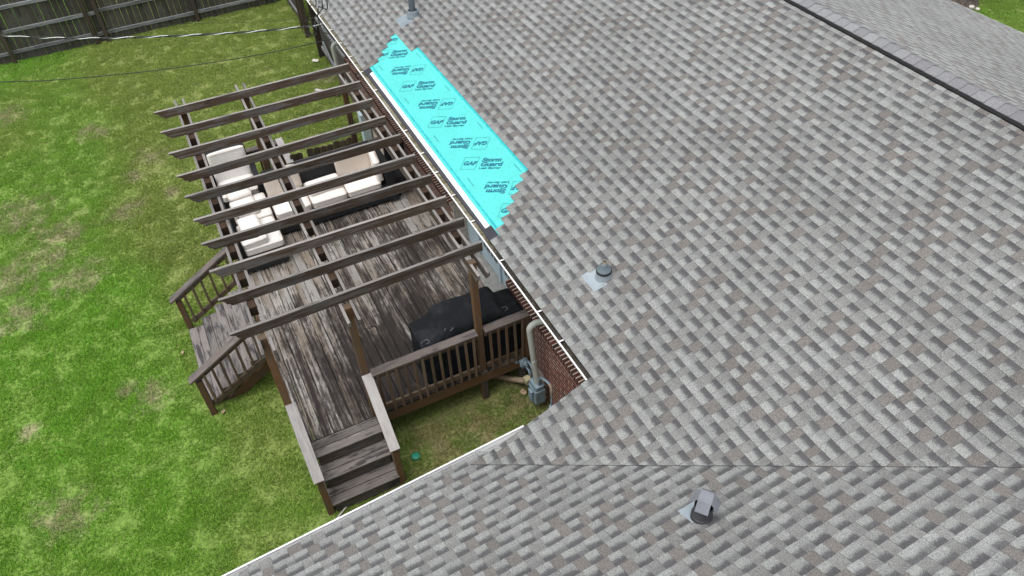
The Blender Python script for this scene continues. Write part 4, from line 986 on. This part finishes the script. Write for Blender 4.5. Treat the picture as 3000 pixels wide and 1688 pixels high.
# ---------------------------------------------------------------- covered grill
gr = thing('covered_grill', (-2.65, -0.35, D), 'large barbecue grill under a black fabric cover beside the deck railing', 'grill')
def grill():
    # stations along y: (y, x back, x front, z back, z front)
    st = [(-1.16, -2.91, -2.42, 1.49, 1.47), (-1.13, -2.91, -2.42, 1.50, 1.48), (-0.90, -2.91, -2.40, 1.53, 1.49), (-0.80, -2.86, -2.42, 1.72, 1.57), (-0.74, -2.84, -2.43, 1.755, 1.60),
          (-0.3, -2.83, -2.43, 1.745, 1.60), (0.0, -2.83, -2.42, 1.76, 1.60), (0.06, -2.84, -2.42, 1.72, 1.58), (0.15, -2.88, -2.40, 1.53, 1.50), (0.38, -2.89, -2.40, 1.50, 1.48), (0.41, -2.89, -2.40, 1.48, 1.46)]
    fine = []
    for a, b in zip(st, st[1:]):
        k = max(1, int((b[0] - a[0]) / 0.06))
        for i in range(k): t = i / k; fine.append(tuple(u + (w - u) * t for u, w in zip(a, b)))
    fine.append(st[-1])
    m = MB(); nz = 7
    rows = []
    for (y, xb, xf, zb, zf) in fine:
        ring = []
        for i in range(nz + 1): t = i / nz; ring.append((xb - 0.05 * (1 - t), y, D + 0.06 + (zb - D - 0.06) * t))
        for i in range(1, 9): t = i / 9; ring.append((xb + (xf - xb) * t, y, zb + (zf - zb) * t - 0.02 * math.sin(math.pi * t) * (1 if zb < 1.6 else -1)))
        for i in range(nz + 1): t = i / nz; ring.append((xf + 0.05 * t, y, zf + (D + 0.06 - zf) * t))
        rows.append([V(q) for q in ring])
    for ring in rows:
        for q in ring:
            d = (1.55 - q.z); w = mnoise.noise(V((q.x * 3, q.y * 6, q.z * 1.5))) * 0.012 + mnoise.noise(V((q.x * 8, q.y * 14, q.z * 3))) * 0.006
            q += V((w, w * 0.6, w * 0.4))
    n = len(rows[0]); m.v = [tuple(q) for r in rows for q in r]
    for i in range(len(rows) - 1):
        for j in range(n - 1): m.f.append((i * n + j, i * n + j + 1, (i + 1) * n + j + 1, (i + 1) * n + j)); m.smooth.append(True)
    # sagging ends
    for i in (0, len(rows) - 1):
        m.f.append(tuple(i * n + j for j in (range(n) if i else range(n - 1, -1, -1)))); m.smooth.append(False)
    return m
grill().obj('cover', M_COVER, gr)
for (x, y, z) in ((-2.44, -0.73, 1.60), (-2.46, -1.08, 1.495), (-2.46, 0.12, 1.56), (-2.84, 0.02, 1.76)):
    pts = [(x + 0.04 * math.cos(a) , y + 0.06 * math.sin(a), z + 0.012 + 0.004 * math.sin(3 * a)) for a in [math.radians(40 * k) for k in range(8)]]
    MB().tube(pts, 0.0028, 5).obj('draw_cord', plain('grey_cord', (0.22, 0.22, 0.22)), gr)
for (x, y) in ((-2.85, -0.75), (-2.46, -0.75), (-2.85, 0.05), (-2.46, 0.05)):
    MB().tube([(x, y - 0.02, D + 0.045), (x, y + 0.02, D + 0.045)], 0.042, 14).obj('wheel', M_RUBBER, gr)

# ---------------------------------------------------------------- gas meter and hose
gm = thing('gas_meter', (-1.8, 0.28, 0.2), 'blue-grey gas meter with pipes by the brick wall below the downpipe', 'gas meter')
mx, my = -1.80, 0.285
MB().cbox((mx - 0.115, my - 0.085, 0.20), (mx + 0.115, my + 0.085, 0.47), 0.012, 2).obj('meter_body', M_METER, gm)
MB().cbox((mx - 0.105, my - 0.075, 0.472), (mx + 0.105, my + 0.075, 0.56), 0.02, 2).obj('meter_top', M_METER, gm)
MB().cbox((mx - 0.05, my - 0.125, 0.24), (mx + 0.05, my - 0.087, 0.43), 0.012, 2).obj('index_cover', M_METER, gm)
MB().cbox((mx - 0.22, my - 0.115, 0.41), (mx - 0.118, my - 0.015, 0.52), 0.015, 0).obj('fitting_box', M_BRASS, gm)
reg = MB(); rc = V((-2.14, 0.255, 0.66))
RM = Matrix.Translation(rc) @ Matrix.Rotation(math.radians(25), 4, 'Z') @ Matrix.Rotation(math.radians(80), 4, 'Y')
reg.lathe([(0.015, -0.085), (0.032, -0.08), (0.034, -0.030), (0.078, -0.022), (0.080, -0.004), (0.088, -0.003), (0.088, 0.006), (0.080, 0.007), (0.060, 0.022), (0.034, 0.026), (0.032, 0.075), (0.014, 0.08)], 22, RM)
reg.obj('regulator', M_METER, gm)
MB().tube([(-2.24, 0.20, 0.60), (-2.30, 0.17, 0.56)], 0.022, 10).obj('regulator_vent', M_METER, gm)
MB().tube([(-2.12, 0.27, 0.60), (-2.06, 0.29, 0.56), (-2.03, 0.30, 0.42), (-2.02, 0.31, 0.0)], 0.020, 10).obj('riser_pipe', M_METER, gm)
MB().tube([(-2.08, 0.27, 0.70), (-2.03, 0.27, 0.79), (-1.95, 0.27, 0.80), (-1.90, 0.275, 0.74), (-1.87, 0.28, 0.58)], 0.019, 10).obj('inlet_pipe', M_METER, gm)
MB().tube([(-1.74, 0.285, 0.58), (-1.73, 0.29, 0.70), (-1.69, 0.30, 0.78), (-1.60, 0.32, 0.80), (-1.52, 0.34, 0.80)], 0.019, 10).obj('outlet_pipe', M_METER, gm)
MB().tube([(-1.52, 0.34, 0.80), (-1.47, 0.34, 0.78), (-1.455, 0.34, 0.72), (-1.45, 0.34, 0.62)], 0.022, 10).obj('elbow', plain('rusty_fitting', (0.30, 0.25, 0.19), 0.7, nz=20, amt=0.3), gm)
MB().tube([(-1.45, 0.34, 0.66), (-1.44, 0.33, 0.30), (-1.43, 0.32, 0.12), (-1.30, 0.30, 0.03)], 0.016, 10).obj('drop_pipe', M_METER, gm)
MB().tube([(-1.445, 0.335, 0.42), (-1.43, 0.30, 0.41), (-1.40, 0.29, 0.36), (-1.40, 0.30, 0.28), (-1.43, 0.325, 0.25)], 0.018, 8).obj('valve', M_METER, gm)
MB().tube([(-1.44, 0.34, 0.28), (-1.46, 0.30, 0.12), (-1.52, 0.27, 0.0)], 0.006, 6).obj('earth_wire', M_HOSE, gm)
pts = []; rs = []
P4 = [V((-2.62, -0.16, 0.12)), V((-2.42, 0.10, 0.10)), V((-2.22, 0.26, 0.12)), V((-1.99, 0.27, 0.42))]
n = 90
for i in range(n + 1):
    t = i / n; q = (1 - t) ** 3 * P4[0] + 3 * (1 - t) ** 2 * t * P4[1] + 3 * (1 - t) * t * t * P4[2] + t ** 3 * P4[3]
    pts.append(q); rs.append(0.048 if i % 4 < 2 else 0.038)
tag(MB().tube(pts, 0.045, 14, True, rs).obj('corrugated_hose', M_HOSE), 'tan corrugated hose running from the gas meter under the deck', 'hose')

# ---------------------------------------------------------------- cables
def smooth_pts(P, n=12):
    P = [V(q) for q in P]; out = []
    for i in range(len(P) - 1):
        p0 = P[max(i - 1, 0)]; p1 = P[i]; p2 = P[i + 1]; p3 = P[min(i + 2, len(P) - 1)]
        for k in range(n):
            t = k / n; out.append(0.5 * ((2 * p1) + (p2 - p0) * t + (2 * p0 - 5 * p1 + 4 * p2 - p3) * t * t + (3 * p1 - p0 - 3 * p2 + p3) * t ** 3))
    out.append(P[-1]); return out
sc_ = thing('service_cable', (-10.2, 0, 2.68), 'twisted overhead power cable, two black strands round a bare silver one, crossing the lawn', 'cable', 'overhead lines above the lawn')
main = smooth_pts([(-15.5, -17.5, 6.4), (-13.2, -9.6, 4.1), (-12.0, -5.62, 3.12), (-11.74, -4.81, 2.97), (-11.46, -3.96, 2.865), (-11.09, -2.78, 2.765), (-10.69, -1.56, 2.70), (-10.5, -0.94, 2.68), (-10.33, -0.44, 2.68), (-10.2, -0.02, 2.69)], 24)
for k, (mat, rr) in enumerate(((M_CABLE_A, 0.0078), (M_CABLE_B, 0.0088), (M_CABLE_B, 0.0088))):
    pts = []; s = 0.0
    for i, q in enumerate(main):
        if i: s += (q - main[i - 1]).length
        a = s * 2 * math.pi / 0.62 + k * 2.094; t = (main[min(i + 1, len(main) - 1)] - main[max(i - 1, 0)]).normalized(); u = t.cross(V((0, 0, 1))).normalized(); w = u.cross(t)
        rad = 0.012 if i < len(main) - 14 else 0.010; pts.append(q + (u * math.cos(a) + w * math.sin(a)) * rad)
    MB().tube(pts, rr, 6).obj('strand', mat, sc_)
tag(MB().tube(smooth_pts([(-12.6, -16.5, 4.6), (-11.75, -10.6, 3.4), (-11.3, -7.9, 2.98), (-11.0, -5.83, 2.69), (-10.85, -5.02, 2.57), (-10.57, -3.58, 2.46), (-10.34, -2.37, 2.42), (-10.1, -1.1, 2.43), (-9.9, 0.01, 2.50)]), 0.008, 6).obj('telephone_wire', M_CABLE_B), 'single thin black wire crossing the lawn below the power cable', 'wire', 'overhead lines above the lawn')
tag(MB().tube(smooth_pts([(-20.0, -13.2, 1.95), (-16.0, -6.2, 1.80), (-15.18, -4.78, 1.78), (-14.37, -3.37, 1.79), (-13.56, -1.97, 1.83), (-12.77, -0.59, 1.87), (-12.45, 0.60, 1.88)]), 0.0032, 5).obj('thin_wire', M_CABLE_B), 'hair-thin wire stretched low over the lawn near the fence', 'wire', 'overhead lines above the lawn')
drops = thing('cable_drop_loops', (-9.5, -0.1, 3.0), 'tangle of black cables looping down over the gutter at the far eave', 'cables')
for P in ([(-12.2, 0.28, 4.42), (-10.6, 0.0, 4.25), (-9.17, -0.25, 3.62), (-9.69, -0.25, 3.33), (-10.06, -0.25, 3.07), (-10.41, -0.25, 2.74), (-10.56, -0.25, 2.47), (-10.17, -0.25, 2.55), (-9.74, -0.25, 2.79), (-9.68, -0.25, 2.90), (-10.0, -0.2, 2.86), (-10.3, -0.1, 2.72)],
          [(-12.2, 0.30, 4.45), (-10.2, 0.05, 4.6), (-8.63, -0.25, 3.82), (-9.05, -0.25, 3.54), (-9.25, -0.25, 3.33), (-9.33, -0.25, 3.21), (-9.25, -0.25, 3.07), (-9.04, -0.25, 3.06), (-8.66, -0.25, 3.2)],
          [(-12.2, 0.32, 4.48), (-9.9, 0.1, 4.85), (-8.23, -0.25, 3.97), (-8.73, -0.25, 3.63), (-9.51, -0.25, 3.18), (-10.28, -0.25, 2.81), (-10.91, -0.25, 2.51), (-11.26, -0.25, 2.25), (-11.2, -0.25, 2.17), (-10.69, -0.25, 2.30), (-10.14, -0.25, 2.53), (-9.76, -0.25, 2.76), (-9.77, -0.25, 2.85), (-10.18, -0.25, 2.72)]):
    MB().tube(smooth_pts(P, 8), 0.0095, 6).obj('cable', M_CABLE_B, drops)

MB().tube([(-12.2, 0.40, 2.5), (-12.2, 0.40, 4.5), (-12.2, 0.34, 4.60), (-12.2, 0.26, 4.56), (-12.2, 0.24, 4.46)], 0.032, 12).obj('service_mast', M_PIPE, drops)

# ---------------------------------------------------------------- small things on the ground
tag(MB().lathe([(0.062, 0.0), (0.062, 0.030), (0.055, 0.036), (0.0, 0.038)], 22, Matrix.Translation((-1.815, -1.675, 0)), False).obj('valve_lid', M_TEAL), 'round green plastic valve lid set in the grass near the front steps', 'lid')
def leaf(P, r, rz, lab, mat=M_LEAF):
    m = MB(); rr = random.Random(int(rz * 100)); pts = [(r * (0.78 + 0.22 * abs(math.cos(2.5 * a))) * math.cos(a), r * (0.78 + 0.22 * abs(math.cos(2.5 * a))) * math.sin(a), 0.012 * math.sin(3 * a)) for a in [2 * math.pi * k / 20 for k in range(20)]]
    m.add([(0, 0, 0.006)] + pts, [(0, 1 + k, 1 + (k + 1) % 20) for k in range(20)], True)
    tag(m.obj('fallen_leaf', mat, None, Matrix.Translation(V(P)) @ Matrix.Rotation(rz, 4, 'Z')), lab, 'leaf', 'leaves fallen on the grass')
leaf((-2.10, 0.20, 0.055), 0.058, 0.4, 'large dry brown leaf on the grass by the gas meter')
leaf((-3.93, -3.99, 0.04), 0.035, 1.9, 'small tan leaf at the foot of the side-step post')
leaf((-5.47, -4.35, 0.04), 0.032, 2.4, 'pale curled leaf on the lawn beside the bottom side step')
leaf((-14.12, 0.36, 0.05), 0.09, 0.9, 'pale leaf on the lawn by the fence post under the eave', M_STONE)
tag(board('stick', (-1.49, -2.80, 0.05), (-1.37, -2.99, 0.05), 0.022, 0.018, M_PALECAP, None), 'short bare stick lying below the front steps', 'stick', 'sticks on the grass')
tag(board('plank', (-12.65, -0.05, 0.07), (-12.10, 0.36, 0.09), 0.09, 0.04, M_PALECAP, None), 'pale plank lying on the grass behind the pergola', 'plank')
tag(MB().tube([(-12.36, 0.38, 0.09), (-12.10, 0.50, 0.09)], 0.06, 12).obj('white_pipe_piece', M_WHITE), 'short white pipe lying on the grass by the brick wall', 'pipe')
tag(MB().cbox((-10.0, 0.26, 0.0), (-9.8, 0.44, 0.75), 0.01, 2).obj('utility_box', M_DOOR), 'pale blue-grey utility box against the brick wall at the far end of the deck', 'box')
def stone(P, r, seed, lab):
    m = MB(); rr = random.Random(seed); n = 9
    for i in range(1, 6):
        for k in range(n): a = 2 * math.pi * k / n; b = math.pi * i / 6; q = r * rr.uniform(0.75, 1.15); m.v.append((q * math.sin(b) * math.cos(a), q * math.sin(b) * math.sin(a) * 0.8, q * 0.6 * math.cos(b)))
    for i in range(4):
        for k in range(n): m.f.append((i * n + k, (i + 1) * n + k, (i + 1) * n + (k + 1) % n, i * n + (k + 1) % n)); m.smooth.append(True)
    m.f += [tuple(range(n)), tuple(range(5 * n - 1, 4 * n - 1, -1))]; m.smooth += [False] * 2
    tag(m.obj('stone', M_STONE, None, Matrix.Translation(V(P))), lab, 'stone', 'pale stones by the tree')
stone((-7.95, 16.45, 0.05), 0.10, 1, 'pale stone nearest the tree trunk beyond the far eave')
stone((-7.80, 16.52, 0.04), 0.07, 2, 'smaller pale stone beside the one by the tree trunk')
tag(board('stick', (-6.3, 17.1, 0.06), (-6.0, 16.8, 0.06), 0.03, 0.03, M_FRAIL, None), 'grey stick on the grass beyond the far eave', 'stick', 'sticks on the grass')
# tree beyond the far eave: only the foot of its trunk shows
tree = thing('tree', (-8.55, 16.6, 0), 'tree with grey bark whose foot shows beyond the far eave', 'tree')
tp = [(-8.50, 16.55, -0.1), (-8.55, 16.62, 0.4), (-8.62, 16.75, 1.5), (-8.75, 17.0, 3.2), (-8.7, 17.2, 5.2)]
tm = MB().tube(smooth_pts(tp, 6), 0.3, 12, True, [0.50 - 0.30 * i / 24 + 0.25 * math.exp(-i / 2.0) for i in range(25)])
for k in range(7):
    a = 2.4 * k; z = 3.2 + 0.3 * k; tm.tube([(-8.73, 17.05, z), (-8.73 + 0.9 * math.cos(a), 17.05 + 0.9 * math.sin(a), z + 0.7), (-8.73 + 2.0 * math.cos(a), 17.05 + 2.0 * math.sin(a), z + 1.7)], 0.08, 7, True, [0.12, 0.08, 0.03])
tm.obj('trunk', M_BARK, tree)
cm = MB(); rt = random.Random(4)
for k in range(2600):
    a = rt.uniform(0, 6.28); b = math.acos(rt.uniform(-0.6, 1)); q = 2.6 * rt.uniform(0.35, 1) ** 0.5; cl = mnoise.noise(V((math.cos(a) * 2, math.sin(a) * 2, b * 2)))
    q *= 1 + 0.3 * cl; P = V((-8.73 + q * math.sin(b) * math.cos(a), 17.6 + q * math.sin(b) * math.sin(a), 6.2 + 0.8 * q * math.cos(b)))
    u = V((rt.uniform(-1, 1), rt.uniform(-1, 1), rt.uniform(-1, 1))).normalized() * 0.09; w = u.cross(V((rt.uniform(-1, 1), rt.uniform(-1, 1), 1))).normalized() * 0.06
    cm.add([P - u, P + w, P + u, P - w], [(0, 1, 2, 3)])
cm.obj('crown', M_LEAVES, tree)
